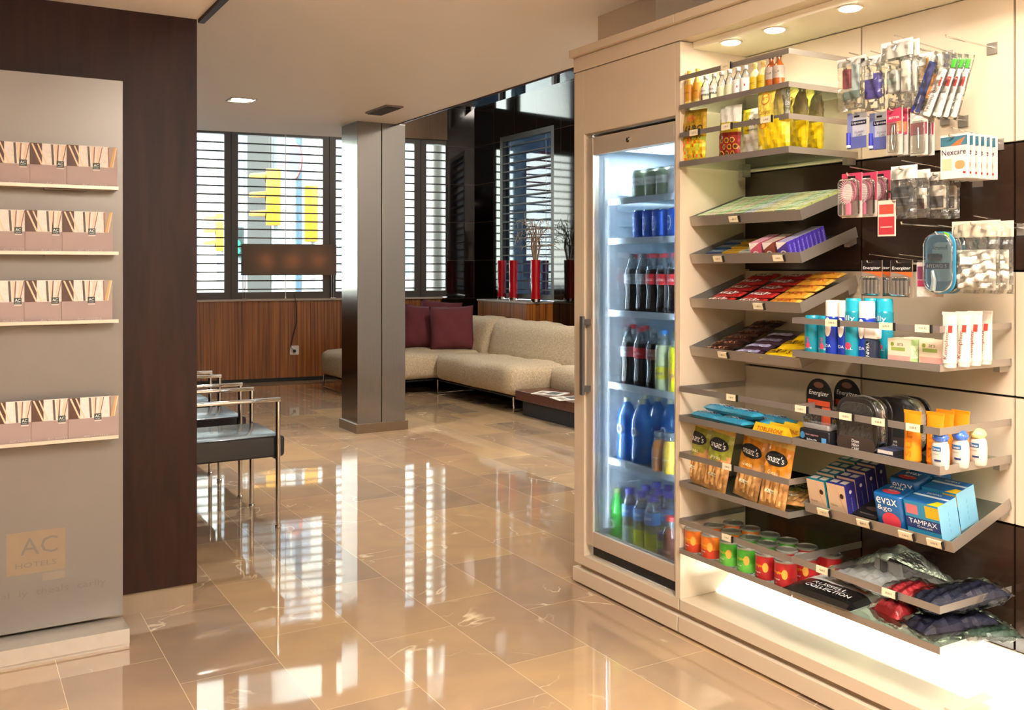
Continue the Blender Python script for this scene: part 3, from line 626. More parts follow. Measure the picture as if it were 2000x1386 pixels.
# ---------------------------------------------------------------- waiting chairs
LEA = M('#1b1c22', .26, noise=.04, scale=40, bump=.1, coat=.2)
def chair():
    t = thing('waiting_chair')
    c = MB(); c.rbox(-.27, .29, -.235, .235, .365, .475, .02, LEA, axis='y'); c.build('seat', t, .004)
    c = MB(); c.rbox(-.3, -.23, -.225, .225, .52, .84, .02, LEA, axis='y'); c.build('backrest', t, .004)
    for sy in (-.25, .25):
        for sx in (-.25, .25):
            c = MB(); c.tube([(sx, sy, .01), (sx, sy, .655)], .0125, CHROME, 12); c.lathe([(.014, 0), (.016, .003), (.016, .012), (.0125, .016)], CHROME, 12, sx, sy); c.build('leg', t)
        c = MB(); c.rbox(-.262, .262, sy-.014, sy+.014, .656, .676, .006, CHROME, axis='x'); c.build('armrest', t)
    c = MB(); c.tube([(.25, -.24, .355), (.25, .24, .355)], .009, CHROME); c.tube([(-.25, -.24, .355), (-.25, .24, .355)], .009, CHROME); c.tube([(-.25, -.24, .82), (-.25, .24, .82)], .009, CHROME)
    for sy in (-.25, .25): c.tube([(-.25, sy, .66), (-.25, sy, .83)], .0125, CHROME)
    c.build('frame', t); return t
cc = None
for i, v in enumerate((5.12, 5.865, 6.61, 7.36)):
    if cc is None: o = cc = chair()
    else: o = dup(cc)
    o.location = (1.22, v, 0); tag(o, 'black leather chrome-armed waiting chair, %s from the front' % ['nearest one', 'second', 'third', 'farthest one, fourth'][i], 'chair', 'waiting chairs along the wall')

# ---------------------------------------------------------------- leaflet stand
st = thing('leaflet_stand', 'tall grey metal leaflet stand with four narrow shelves', 'display stand', loc=(.555, 3.77, 0))
c = MB(); c.box(-2.2, 0, 0, .025, .065, 2.04, PANELG, mr=M('#d8cfc2', .4)); c.build('panel', st, .001)
c = MB(); c.prism([(.03, 0), (.03, .05), (-.155, .064), (-.155, .012), (-.15, .012), (-.15, 0)], -2.2, .0, M('#c2b9ac', .3, .3), 'x'); c.xform(Matrix.Identity(4))
c.build('foot', st)
LZ = [Zp(231, 368.6, .5), 1.405, 1.158, .74]
def at_v(px, v):
    k = (px-1000)/F; Y = v/(CT-k*ST); return Y*(k*CT+ST)
LZ = []
for py in (369, 495.5, 627.5, 853):
    k = (230-1000)/F; Y = 3.70/(CT-k*ST); LZ.append(CH-(py-HZ)/F*Y)
xr = at_v(231, 3.70)-.555
for z in LZ:
    c = MB(); c.box(xr-1.2, xr, -.075, -.0005, z-.004, z, M('#c0b2a0', .35, .3)); c.box(xr-1.2, xr, -.078, -.0752, z-.004, z+.008, M('#d0c4b2', .35, .3)); 
    for a in (.1, .42): c.box(xr-a-.14, xr-a, -.06, -.02, z-.01, z-.0045, M('#6e5a48', .5))
    c.build('shelf', st)
def leaflet():
    """square booklet: photo of sticks over a plain mauve lower half, small square emblem"""
    t = MB(); w, h = .166, .15; mv = M('#9b8580', .42, noise=.05, scale=8); f = front(-.0031)
    t.box(0, w, -.003, 0, 0, h, mv)
    t.rect(f, 0, w, .075, h, M('#d8cfc6', .45, noise=.12, scale=90)); f = front(-.0035)
    t.quad(f, [(0, .075), (.038, .075), (.038, h), (0, h)], M('#4a2c1c', .5, noise=.2))
    t.quad(f, [(.14, .075), (w, .075), (w, h), (.138, h)], M('#9a8a7e', .5, noise=.1))
    f = front(-.0038); P = M('#dcbfa0', .5); Q = M('#8a5a50', .5)
    for a0, a1, ww, mm in ((.034, .004, .006, P), (.05, .022, .005, P), (.07, .066, .007, M('#55463c', .5)), (.082, .078, .007, P), (.084, .088, .004, Q), (.094, .104, .006, P), (.1, .114, .003, Q), (.14, .155, .006, M('#c89a5a', .5)), (.148, .161, .004, P), (.136, .134, .004, Q)):
        t.quad(f, [(a0, .076), (a0+ww, .076), (a1+ww, h-.002), (a1, h-.002)], mm)
    t.rect(front(-.0041), .084, .108, .068, .09, M('#2c3a34', .5)); t.text('AC', front(-.0044), .096, .081, .01, WHITE, .017); t.text('HOTELS', front(-.0044), .096, .072, .0025, WHITE, .016)
    t.rect(front(-.0041), .085, .108, .0625, .0665, M('#c9bfb6', .5)); t.text('AC HOTELS', front(-.0035), .09, .011, .007, M('#b9a9a2', .4), .08)
    return t.build('leaflet')
lp = None; rows = ['top', 'second', 'third', 'lowest']
for r_, z in enumerate(LZ):
    for i in range(5):
        if lp is None: o = lp = leaflet()
        else: o = lp.copy(); C.objects.link(o)
        x0 = at_v((131, 122, 121, 134)[r_], 3.70)
        o.location = (x0-i*.117, 3.708+.005*i, z+.0005+(.012*i if r_ == 3 else 0)*0); o.rotation_euler = (0, 0, math.radians(-1))
        tag(o, 'square leaflet with stick photo on the %s stand shelf, %s from the right' % (rows[r_], ORD[i] if i else 'rightmost, first'), 'leaflet', 'leaflets on the stand')
# reflection of an emblem and writing, painted as faint colour low on the panel
f = front(-.0008); c = MB(); LOGO_REFL = M('#8c7d67', .3, .3, noise=.06, scale=12); INK_REFL = M('#766e65', .4, .3)
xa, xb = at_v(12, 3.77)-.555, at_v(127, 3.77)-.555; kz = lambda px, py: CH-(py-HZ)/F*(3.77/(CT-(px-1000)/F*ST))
c.rect(f, xa, xb, kz(70, 1118), kz(70, 1036), LOGO_REFL); g = front(-.0014); xm = (xa+xb)/2; zm = kz(70, 1076)
c.text('AC', g, xm+.01, zm+.02, .06, INK_REFL, .12); c.text('HOTELS', g, xm, zm-.045, .018, INK_REFL, .13); c.rect(f, xm+.02, xb, kz(70, 1136), kz(70, 1121), M('#85796a', .4)) 
c.text('al  ly  theals  carlly', g, xm+.06, kz(100, 1152), .03, INK_REFL, .34)
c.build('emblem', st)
# ---------------------------------------------------------------- display cabinet
UF, UB, V0, VR = 2.316, 2.64, 2.70, 1.62
cab = thing('display_cabinet', 'long beige shop cabinet with plinth, cornice and lit open bay', 'cabinet', loc=(0, 0, 0))
c = MB()   # plinth bands
for a, b in ((2.709, 3.39), (1.64, 2.703), (-1.4, 1.634)):
    c.box(UF, UF+.02, a, b, .087, .129, BEIGE); c.box(UF-.008, UF+.02, a, b, .01, .068, BEIGE)
c.box(UF+.021, 2.9, -1.4, 3.37, .0, .105, BEIGE_D); c.box(UF+.0205, UF+.35, -1.4, 3.38, .106, .128, BEIGE)
c.build('plinth', cab, .0015)
c = MB()
c.box(UF, 2.9, 3.315, 3.39, .1285, 2.182, BEIGE); c.box(UF, 2.9, 2.7, 2.728, .1285, 2.182, BEIGE)
c.box(UF, 2.36, 2.7285, 3.3145, 1.913, 2.182, BEIGE); c.box(UF+.05, 2.9, 2.729, 3.314, 1.95, 1.97, BEIGE)
c.box(2.64, 2.9, -1.4, 2.6995, .24, .246, BEIGE); c.build('side_panel', cab, .0015)
c = MB(); c.box(UF-.004, 2.9, -1.4, 3.39, 2.185, 2.247, BEIGE); c.box(UF-.024, 2.9, 2.71, 3.398, 2.248, 2.28, BEIGE); c.box(UF-.024, 2.9, -1.4, 2.707, 2.248, 2.28, BEIGE)
c.build('cornice', cab, .002)
IN = M('#efe6cf', .5, noise=.01, scale=2)
c = MB(); c.box(UF+.06, UB+.04, -1.4, 2.699, 2.16, 2.184, IN); c.build('soffit', cab)
c = MB(); zs = [.246, .608, .977, 1.34, 1.71, 2.16]; G = .0035
vs_ = [-1.4, 1.09, 1.6225, 2.157, 2.699]
for j in range(4):
    for i in range(5):
        m = DARKP if i in (0, 3) else BEIGE
        c.box(UB, UB+.02, vs_[j]+G, vs_[j+1]-(G if j < 3 else 0), zs[i]+G, zs[i+1]-G, m)
c.box(UB+.0205, UB+.05, -1.4, 2.699, .2, 2.184, BLACKM); c.build('back_panel', cab)
LITE = M('#fff9e6', .4, emit=1.6, noise=.0)
c = MB(); c.prism([(2.49, .135), (2.639, .243), (2.639, .13), (2.49, .13)], -1.4, 2.699, LITE, 'y'); c.v = [(a, b, z) for a, b, z in c.v]; c.build('light_panel', cab)
c = MB(); c.box(UF+.02, 2.639, 1.60, 1.635, .1285, .152, BEIGE); c.build('divider', cab)
lamp('AREA', 'lamp', (2.47, 2.16, .2), 2.0, (1, .93, .76), .1, 1.0, rot=(PI, 0, 0)).parent = cab
for i, v in enumerate((2.545, 2.335, 2.02, 1.62, 1.2)):
    t = thing('cabinet_spotlight', 'small round spotlight in the cabinet soffit, %s from the fridge' % ORD[i], 'spotlight', 'cabinet spotlights', loc=(2.42, v, 2.16))
    c = MB(); c.lathe([(.034, -.004), (.04, -.0035), (.04, -.0005)], M('#d8d0c0', .3, .5), 24); c.build('rim', t)
    c = MB(); c.lathe([(0, -.0075), (.028, -.0075), (.033, -.0045)], M('#fff6df', emit=40), 24); c.build('diffuser', t)
    lamp('SPOT', 'lamp', (2.42, v, 2.145), 4.4 if i < 3 else 2.2, (1, .92, .76), .03, spot=2.5, blend=.8, parent=t)

# trays ------------------------------------------------------------
PRICE = ['1,95 \u20ac', '2,50 \u20ac', '6,90 \u20ac', '7,90 \u20ac', '3,20 \u20ac']
SHG = glassy('#eef6ea', .07, .05)
def price_tag(parent, x, y, z, tx, tilt=0):
    c = MB(); c.box(x-.026, x+.022, y-.0045, y-.0005, z-.0105, z+.0105, TAGC); c.box(x+.0225, x+.0265, y-.0075, y-.0005, z-.0115, z+.0115, BLACKM)
    c.text(tx, front(y-.0052), x-.002, z, .007, INK, .022); c.build('price_tag', parent)
def tray(S, w, depth, label, rails, tags=(), sideL=True, sideR=True, zr=None, tilt=False):
    """S: matrix of the tray floor, x to the right, y to the back, origin at its front left corner"""
    t = thing('display_shelf', label, 'shelf', 'steel and glass shelves of the display cabinet'); t.matrix_basis = S
    c = MB(); c.box(.002, w-.002, .002, depth-.002, -.006, 0, SHG); c.build('glass_shelf', t)
    for (a, b) in rails:
        c = MB(); c.box(0, w, -.0005, .0012, a, b, RAIL)
        if sideL: c.box(0, .0012, .00125, depth-.004, a, b, RAIL)
        if sideR: c.box(w-.0012, w, .00125, depth-.004, a, b, RAIL)
        c.build('rail', t)
    for x, z, tx in tags: price_tag(t, x, -.0005, z, tx)
    for xa in (.01, w-.03): c = MB(); c.box(xa, xa+.02, depth-.045, depth-.002, -.03, -.0065, RAIL); c.build('bracket', t)
    return S
U1 = 2.308; D = UB-U1-.002; WL = V0-2.16; WR = 2.152-1.628
def xt(px, v0, u=U1): return v0-V(px, u)
S = {}
VL, VRt = 2.6965, 2.152
S['T1'] = tray(shelf(U1, VL, 1.937), .53, D, 'top glass shelf holding the miniature bottles', [(-.010, .008), (.096, .114)], [(xt(1420, VL), .105, '4,50 \u20ac')], sideL=False)
S['T2'] = tray(shelf(U1, VL, 1.725), .53, D, 'glass shelf of sweet bags under the miniature bottles', [(-.008, .013), (.1, .118)], [(xt(1358, VL), .109, '2,20 \u20ac'), (xt(1421, VL), .109, '1,95 \u20ac'), (xt(1499, VL), .109, '2,50 \u20ac')], sideL=False)
UT = 2.366; DT = .285
for k, z, lab, tg in (('T3', 1.510, 'tilted shelf of chewing gum packs', [(1437, '1,80 \u20ac')]), ('T4', 1.372, 'tilted shelf of gum packets and mint boxes below the top tilted shelf', [(1406, '1,80 \u20ac'), (1524, '4,90 \u20ac')]),
                      ('T5', 1.21, 'tilted shelf of red wafer bars', [(1485, '1,80 \u20ac')]), ('T6', 1.032, 'lowest left tilted shelf of dark chocolate bars', [(1415, '1,80 \u20ac')])):
    S[k] = tray(shelf(UT, VL, z, 18.1), .53, DT, lab, [(-.008, .028)], [(xt(p, VL, UT), .01, tx) for p, tx in tg])
S['T7'] = tray(shelf(U1, VL, .797), .541, D, 'flat shelf of blue biscuit packs and yellow chocolate boxes', [(-.01, .012), (.098, .118)], [(xt(1431, VL), .108, '1,80 \u20ac')], sideR=False)
S['T8'] = tray(shelf(U1, VL, .556), .53, D, 'shelf of breadstick bags with a high front rail', [(-.008, .012), (.098, .118)], [(xt(1423, VL), .108, '2,90 \u20ac')])
S['T9'] = tray(shelf(U1, VL, .312), .541, D, 'lowest left shelf of small crisp cans', [(-.01, .009), (.099, .118)], [(xt(1422, VL), .108, '2,50 \u20ac')], sideR=False)
S['R1'] = tray(shelf(U1, VRt, 1.079), WR, D, 'right hand shelf of deodorants, soaps and toothpaste tubes', [(-.012, .009), (.094, .112)], [(xt(1627, VRt), .103, '7,90 \u20ac'), (xt(1734, VRt), .103, '6,90 \u20ac'), (xt(1805, VRt), .103, '7,90 \u20ac')])
S['R2'] = tray(shelf(U1, VRt, .797), WR, D, 'right hand shelf of toiletry bags, orange tubes and roll-ons', [(-.01, .014), (.098, .118)], [(xt(1567, VRt), .108, '16,60 \u20ac'), (xt(1655, VRt), .108, '15,00 \u20ac'), (xt(1719, VRt), .108, '9,60 \u20ac'), (xt(1787, VRt), .108, '5,00 \u20ac')])
S['R3'] = tray(shelf(UT, VRt, .576, 18.1), WR, DT, 'tilted right hand shelf of blue and teal hygiene boxes', [(-.008, .025)], [(xt(1612, VRt, UT), .008, '7,90 \u20ac'), (xt(1690, VRt, UT), .008, '8,80 \u20ac'), (xt(1773, VRt, UT), .008, '6,60 \u20ac'), (xt(1829, VRt, UT), .008, '6,90 \u20ac')])
S['R4'] = tray(shelf(U1, VRt, .312), WR, D, 'lowest right hand shelf of shirts and clothes in plastic bags', [(-.01, .011), (.1, .121)], [(xt(1609, VRt), .11, '45,00 \u20ac'), (xt(1739, VRt), .11, '39,00 \u20ac')])
ORIG = {'T': VL, 'R': VRt}
def X(k, px, y=0): # local x on shelf k of the point in column px, y behind the shelf's front edge
    u = (U1 if k not in ('T3', 'T4', 'T5', 'T6', 'R3') else UT)+y*(1 if k not in ('T3', 'T4', 'T5', 'T6', 'R3') else .95); return ORIG[k[0]]-V(px, u)

# ---------------------------------------------------------------- fridge
fr = thing('drinks_fridge', 'tall glass-doored drinks fridge built into the beige cabinet', 'fridge', loc=(2.37, 3.02, .15))
FW = M('#dfe6ec', .45, noise=.01, scale=2)
c = MB(); a, b = -.284, .288
c.box(.0, .52, b-.02, b, .0, 1.75, FW); c.box(.0, .52, a, a+.02, 0, 1.75, FW); c.box(.5, .52, a+.0201, b-.0201, 0, 1.75, FW); c.box(0, .4999, a+.0201, b-.0201, 0, .045, FW); c.box(0, .4999, a+.0201, b-.0201, 1.7, 1.75, FW)
for i in range(22): c.box(.1, .46, b-.028, b-.0201, .12+i*.066, .145+i*.066, FW)
c.build('body', fr, .002)
for z in (1.483, 1.318, 1.018, .715, .397):
    c = MB(); c.box(.03, .47, a+.03, b-.035, z-.004, z, glassy('#dfeef6', .08, .25)); c.box(.022, .0295, a+.03, b-.035, z-.022, z+.004, M('#c8cfd6', .3, .2)); c.build('shelf', fr)
c = MB(); c.box(.012, .03, b-.05, b-.036, .1, 1.66, M('#eaf4ff', emit=1.3)); c.build('light_strip', fr)
c = MB(); c.box(.03, .3, a+.08, b-.09, 1.69, 1.699, M('#eaf4ff', emit=2)); c.build('light_panel', fr)
lamp('AREA', 'lamp', (2.374, 3.235, 1.0), 16, (.82, .92, 1), .03, 1.4, rot=(-PI/2, 0, .85), parent=fr)
lamp('AREA', 'lamp', (2.374, 2.765, 1.0), 16, (.82, .92, 1), .03, 1.4, rot=(PI/2, 0, -.8), parent=fr)  # second strip lamp, added on the right to brighten the bottles
lamp('AREA', 'lamp', (2.55, 3.0, 1.835), 22, (.82, .92, 1), .25, .4, parent=fr)
door = MB(); DM = M('#cfc0ae', .38, .45, noise=.01); y0, y1, z0, z1 = -.289, .293, .03, 1.745
door.box(-.045, -.012, y1-.048, y1, z0, z1, DM); door.box(-.045, -.012, y0, y0+.014, z0, z1, DM)
door.box(-.045, -.012, y0+.0141, y1-.0481, z0, z0+.062, DM); door.box(-.045, -.012, y0+.0141, y1-.0481, z1-.075, z1, DM)
door = door.build('door', fr, .003)
c = MB(); c.box(-.034, -.03, y0+.014, y1-.048, z0+.062, z1-.075, FGLASS); c.build('glass_pane', door)
c = MB(); hv = y1-.022
for hz in (.69, .97): c.box(-.075, -.0455, hv-.012, hv+.012, hz-.012, hz+.012, M('#5a524a', .4, .5))
c.box(-.088, -.0751, hv-.01, hv+.01, .665, .995, M('#7c7268', .3, .7)); c.build('handle', door)
c = MB(); c.lathe([(0, 0), (.012, 0), (.012, .006), (.007, .007), (.007, .009), (0, .009)], CHROME, 20); c.xform(Matrix.Translation((-.045, .0, z1-.037)) @ Matrix.Rotation(-PI/2, 4, 'Y')); c.build('lock', door)
c = MB(); c.box(UF+.05, 2.36, 2.73, 3.31, .1295, .178, BLACKM); c.build('kick_grille', cab)
for zz, k in ((1.483, 'F1'), (1.318, 'F2'), (1.018, 'F3'), (.715, 'F4'), (.397, 'F5'), (.046, 'F6')): S[k] = shelf(2.37, 3.29, zz+.15+.0005)
def XF(px, y): return 3.29-V(px, 2.37+y)

# ---------------------------------------------------------------- product builders
SIL = M('#c9ccd0', .25, .9, noise=.02)
def can(col, txt, tcol, r=.033, h=.115, band=None, emblem=None):
    def f():
        t = thing('drinks_can'); m = M(col, .25, .3, noise=.02); c = MB()
        c.lathe([(r*.78, .0, SIL), (r*.82, .003, SIL), (r, .012), (r, h-.012), (r*.84, h-.003)], m, 24)
        w = wrap(r+.0004)
        if band: c.rect(w, -r*1.3, r*1.3, h*.45, h*.72, M(band, .4), 12)
        if emblem:
            c.disc(wrap(r+.0006), -.006, h*.5, .016, .03, M('#d8dfea', .4), 20, ring=.82); c.text(txt, wrap(r+.0008), -.006, h*.5, .014, M(tcol, .4), .022)
        else: c.text(txt, wrap(r+.0008), -.002, h*.58, .013, M(tcol, .4), r*1.45, slant=.2); c.text(txt, wrap(r+.0008), -.002, h*.25, .005, M(tcol, .4), r*1.0)
        c.build('body', t)
        c = MB(); c.lathe([(r*.84, h-.0029), (r*.86, h), (r*.78, h), (r*.75, h-.003), (0, h-.003)], SIL, 24); c.build('lid', t); return t
    return f
def bottle(prof, liq, capc, labc=None, labz=(0, 0), txt='', tc='#ffffff', th=.012, neck=.011, H=.235, r=.031, fill=.82, clear=None, badge=None, capr=.0145, caph=.018):
    def f():
        t = thing('drinks_bottle'); lm = liq if not isinstance(liq, str) else M(liq, .08, noise=.02, coat=.6); cm = clear or glassy('#dfe8ea', .12, .18)
        c = MB(); pr = []
        for a, z in prof: pr.append((a*r, z*H, lm if z <= fill else cm))
        pr[0] = (pr[0][0], pr[0][1], lm)
        c.lathe(pr, lm, 24); c.build('body', t)
        zt = pr[-1][1]
        c = MB(); c.lathe([(capr, zt-caph*.3), (capr, zt+caph*.65), (capr*.85, zt+caph*.7), (0, zt+caph*.7)], M(capc, .4), 18); c.build('cap', t)
        if labc:
            c = MB(); za, zb = labz[0]*H, labz[1]*H; rr = max(a for a, z in prof if labz[0]-.08 <= z <= labz[1]+.08)*r+.0006
            n = 18; c.lathe([(rr, za), (rr, zb)], M(labc, .45), 24, caps=False)
            if txt: c.text(txt, wrap(rr+.0005), 0, (za+zb)/2, th, M(tc, .5), rr*1.5)
            c.build('label', t)
        if badge:
            c = MB(); w = wrap(r+.0008); c.disc(w, 0, H*badge[0], badge[1], badge[1]*1.15, M('#e8eef0', .4), 20); c.disc(wrap(r+.0012), 0, H*badge[0], badge[1]*.6, badge[1]*.7, M(badge[2], .4), 16); c.build('label', t)
        return t
    return f
COKE = [(.75, 0), (.95, .02), (1, .1), (.93, .2), (.86, .33), (.9, .42), (1, .52), (1, .66), (.93, .74), (.62, .84), (.42, .92), (.4, .96)]
STR = [(.85, 0), (1, .03), (1, .3), (.97, .33), (1, .36), (1, .66), (.9, .76), (.55, .87), (.42, .91), (.42, .96)]
def pack(w, d, h, col, topc=None, sidec=None, deco=None, name='box', bev=.001):
    """cardboard box: deco(c, front mapping, right mapping, top mapping)"""
    def f():
        c = MB(); c.box(-w/2, w/2, 0, d, 0, h, M(col, .45, noise=.03), M(topc, .45, noise=.03) if topc else None, M(sidec, .45, noise=.03) if sidec else None)
        if deco: deco(c, front(-.0006), right(w/2+.0006), top(h+.0006))
        return c.build(name)
    return f
def standbag(w, h, d, zone, deco=None, seed=0, name='snack_bag'):
    def f():
        c = MB(); mp = c.bag(w, h, d, zone, seed=seed)
        if deco: deco(c, mp)
        return c.build(name, weld=False)
    return f
def bar(w, l, d, col, txt, tc, ends=None, seed=0, name='chocolate_bar', extra=None):
    """wrapped bar lying flat: w across (x), l toward the back; writing runs along its length when l is x"""
    m = M(col, .3, noise=.12, scale=60, coat=.3); me = M(ends, .3, noise=.1) if ends else m
    def f():
        c = MB(); mp = c.bag(w, l, d, lambda a, b: me if (a < .08 or a > .92) else m, nx=14, nz=8, seed=seed, wob=.0008, pw=4)
        if extra: extra(c, mp)
        if txt: c.text(txt, mp, 0, l/2, l*.5, M(tc, .4), w*.66, slant=.15)
        c.v = [(x, z, -y+d*.52) for x, y, z in c.v]; return c.build(name)
    return f
def tubep(col, txt, tc, w=.045, h=.15, capc='#ffffff', red=None, name='cream_tube', cap=True):
    def f():
        t = thing(name); c = MB(); m = M(col, .4, noise=.02); n = 20; r = w*.42; vs = []
        L_ = [0, .2, .4, .6, .8, .95, 1]
        for q in L_:
            z = .012+(h-.012)*q; fx = r+(w/2-r)*q; fy = r*(1-q)**.8*.95+.0012
            vs += [(fx*math.cos(2*PI*k/n), fy*math.sin(2*PI*k/n), z) for k in range(n)]
        c.add(vs, [(i*n+k, i*n+(k+1) % n, (i+1)*n+(k+1) % n, (i+1)*n+k) for i in range(len(L_)-1) for k in range(n)], m, True)
        c.box(-w/2, w/2, -.0014, .0014, h-.001, h+.008, m)
        mp = lambda a, b: (a, -(r*(max(0, 1-(b-.012)/(h-.012)))**.8*.95*math.sqrt(max(0, 1-(a/(w/2+.002))**2))+.002), b)
        if txt: c.text(txt, mp, 0, h*.42, w*.34, M(tc, .5), h*.52, up=True)
        if red: c.rect(mp, w*.02, w*.3, h*.66, h*.8, M(red, .5), 3)
        c.build('body', t); c = MB(); c.lathe([(r*.85, 0), (r*.95, .013)], M(capc, .4), 18); c.build('cap', t); return t
    return f
def aerosol(r, h, body, capc, capf, txt, tc, deco=None, name='spray_can'):
    def f():
        t = thing(name); c = MB(); zc = h*(1-capf)
        c.lathe([(r*.95, 0), (r, .003), (r, zc-.006), (r*.9, zc)], M(body, .28, .15, noise=.03, coat=.3), 22)
        if deco: deco(c, r, h)
        if txt: c.text(txt, wrap(r+.0008), 0, h*.16, .008, M(tc, .4), r*1.2)
        c.build('body', t); c = MB(); c.lathe([(r*.93, zc-.004), (r*.93, h-.006), (r*.85, h), (0, h)], M(capc, .35, noise=.02), 22); c.build('cap', t); return t
    return f
def card(w, h, col, deco, name='hanging_pack', th=.0012, hole=True, blister=None, col2=None):
    """card hanging from a hook: top edge at z=0, centred on x=0, facing -y"""
    def f():
        t = thing(name); c = MB(); c.box(-w/2, w/2, 0, th, -h, .0, M(col, .45, noise=.03))
        if hole: c.rect(front(-.0004), -w*.14, w*.14, -.016, -.01, BLACKM)
        if deco: deco(c, front(-.0008))
        c.build('card', t)
        if blister:
            a0, a1, b0, b1, d = blister; c = MB(); c.rbox(a0, a1, -d, -.001, b0, b1, min(a1-a0, b1-b0)*.2, FILM(), axis='y'); c.build('blister', t)
        return t
    return f
def filmbag(w, h, d, inner, name='hanging_bag', header=None, seed=0, htxt=None):
    """clear plastic bag hanging from a hook with things inside"""
    def f():
        t = thing(name); c = MB(); c.bag(w, h, d, lambda a, b: FILM(), seed=seed, wob=.003); c.v = [(x, y, z-h) for x, y, z in c.v]; c.build('wrapper', t)
        if header: c = MB(); c.box(-w/2, w/2, -.0025, .0025, -header[1], .004, M(header[0], .5)); c.build('header_card', t)
        c = MB(); inner(c); c.build('contents', t); return t
    return f
def Yd(px, u): k = (px-1000)/F; return u/(k*CT+ST)
def XC(k, pl, y, r):
    u = (2.37 if k[0] == 'F' else U1)+y; px = pl+r*F/Yd(pl, u); return (3.29 if k[0] == 'F' else ORIG[k[0]])-V(px, u)
def row(key, fn, k, pls, y, r, lab, cat, group, **kw):
    """a row of round things given by the column of each left edge"""
    for i, pl in enumerate(pls):
        l_ = lab[i] if isinstance(lab, list) else lab.replace('#', ORD[i])
        put(key, fn, S[k], XC(k, pl, y, r), y, l_, cat, group, **kw)
# ---------------------------------------------------------------- fridge contents
g = 'drinks in the fridge'
gc_ = can('#8f9a7a', 'Reserva', '#7a2a22', band='#e6e6dc')
row('canG', gc_, 'F1', (1235, 1259, 1281), .08, .033, 'olive and silver beer can on the top fridge shelf, # from the left', 'can', g)
row('canW', can('#dfe0de', 'Light', '#c22a30'), 'F1', (1304,), .08, .033, 'white and red can at the right end of the top fridge shelf', 'can', g)
row('canB', can('#1f4fb0', 'F', '#e6ecf4', emblem=1), 'F2', (1235, 1254, 1273, 1303), .08, .034, 'blue beer can on the second fridge shelf, # from the left', 'can', g)
ck = lambda cap, lab: bottle(COKE, '#140a08', cap, lab, (.48, .66), 'Cola', '#ffffff', .014)
row('ck0', ck('#20242a', '#a8acb0'), 'F3', (1219, 1241), .08, .031, 'black-capped cola bottle with grey label, # from the left, middle fridge shelf', 'bottle', g)
row('ck1', ck('#d0343a', '#c8242c'), 'F3', (1261, 1281.5, 1303), .08, .031, 'cola bottle with red cap and red label, # red one on the middle shelf', 'bottle', g)
row('ck0', None, 'F4', (1212,), .08, .031, 'dark cola bottle with black cap at the left end of the lower cola shelf', 'bottle', g)
row('ck1', None, 'F4', (1237,), .08, .031, 'cola bottle with red cap and label on the lower cola shelf', 'bottle', g)
row('ck2', ck('#b8bcc0', '#b07868'), 'F4', (1262,), .08, .031, 'cola bottle with grey cap beside the citrus drink', 'bottle', g)
row('ck1', None, 'F3', (1225, 1249, 1272), .17, .031, 'cola bottle in the back row of the middle fridge shelf, # from the left', 'bottle', g)
row('ck1', None, 'F4', (1222, 1247), .17, .031, 'cola bottle in the back row of the lower cola shelf, # from the left', 'bottle', g)
cit = bottle(STR, '#cfd8a8', '#2a80d0', '#e8d820', (.2, .4), 'Limon', '#1848a0', .016, H=.235, r=.034)
row('cit', cit, 'F4', (1280,), .06, .034, 'pale citrus drink bottle with blue cap beside the cola bottles', 'bottle', g)
row('yel', bottle(STR, '#d8d020', '#c8d030', '#e8b820', (.2, .4), 'Limon', '#1848a0', .016, H=.23, r=.034), 'F4', (1305,), .06, .034, 'yellow drink bottle partly hidden at the right of the lower cola shelf', 'bottle', g)
wl_ = glassy('#3f8fe0', .12, .5, .05); WAT = [(.95, 0), (1, .03), (1, .22), (.93, .3), (.93, .5), (1, .58), (.98, .7), (.6, .86), (.3, .93), (.3, .96)]
wat = bottle(WAT, wl_, '#c9c7a8', H=.255, r=.043, clear=wl_, badge=(.5, .017, '#28405a'), fill=2)
row('wat', wat, 'F5', (1205, 1233), .09, .043, 'blue water bottle in the front row of the fifth shelf, # from the left', 'bottle', g)
row('wat', None, 'F5', (1240, 1264, 1290), .2, .043, 'blue water bottle in the back row of the fifth shelf, # from the left', 'bottle', g)
JB = [(.9, 0), (1, .04), (1, .6), (.85, .72), (.62, .82), (.62, .95)]
row('jo', bottle(JB, '#e08a3c', '#6a6e74', '#d89060', (.12, .62), 'Nectar', '#ffffff', .01, H=.15, r=.029, capr=.019), 'F5', (1273,), .045, .029, 'small peach-orange juice bottle in front of the water bottles', 'bottle', g)
row('jy', bottle(JB, '#e0b83a', '#50545a', '#d8b040', (.12, .62), 'Nectar', '#ffffff', .01, H=.155, r=.029, capr=.019), 'F5', (1294,), .045, .029, 'small yellow juice bottle in front of the water bottles', 'bottle', g)
row('gr', bottle([(.9, 0), (1, .03), (1, .55), (.8, .7), (.45, .85), (.4, .96)], '#2fa83c', '#b8c07a', H=.21, r=.031, badge=(.32, .018, '#5a9a48'), fill=2), 'F6', (1191,), .08, .031, 'green glass bottle at the bottom left of the fridge', 'bottle', g)
aq = lambda liq: bottle(STR, liq, '#3c3a98', '#4f94cc', (.52, .74), 'Aquarius', '#ffffff', .02, H=.225, r=.032, fill=.5, capr=.019, caph=.022)
row('aqw', aq('#a8c4c0'), 'F6', (1215,), .08, .032, 'clear sports drink bottle with purple cap beside the green bottle', 'bottle', g)
row('aqy', aq('#d0d816'), 'F6', (1237, 1259), .08, .032, 'yellow-green sports drink bottle, # in the front row at the fridge bottom', 'bottle', g)
row('aqy', None, 'F6', (1247, 1271, 1290), .17, .032, 'yellow-green sports drink bottle, # in the middle row at the fridge bottom', 'bottle', g)
row('aqy', None, 'F6', (1268, 1290), .25, .032, 'yellow-green sports drink bottle, # in the rear row at the fridge bottom', 'bottle', g)
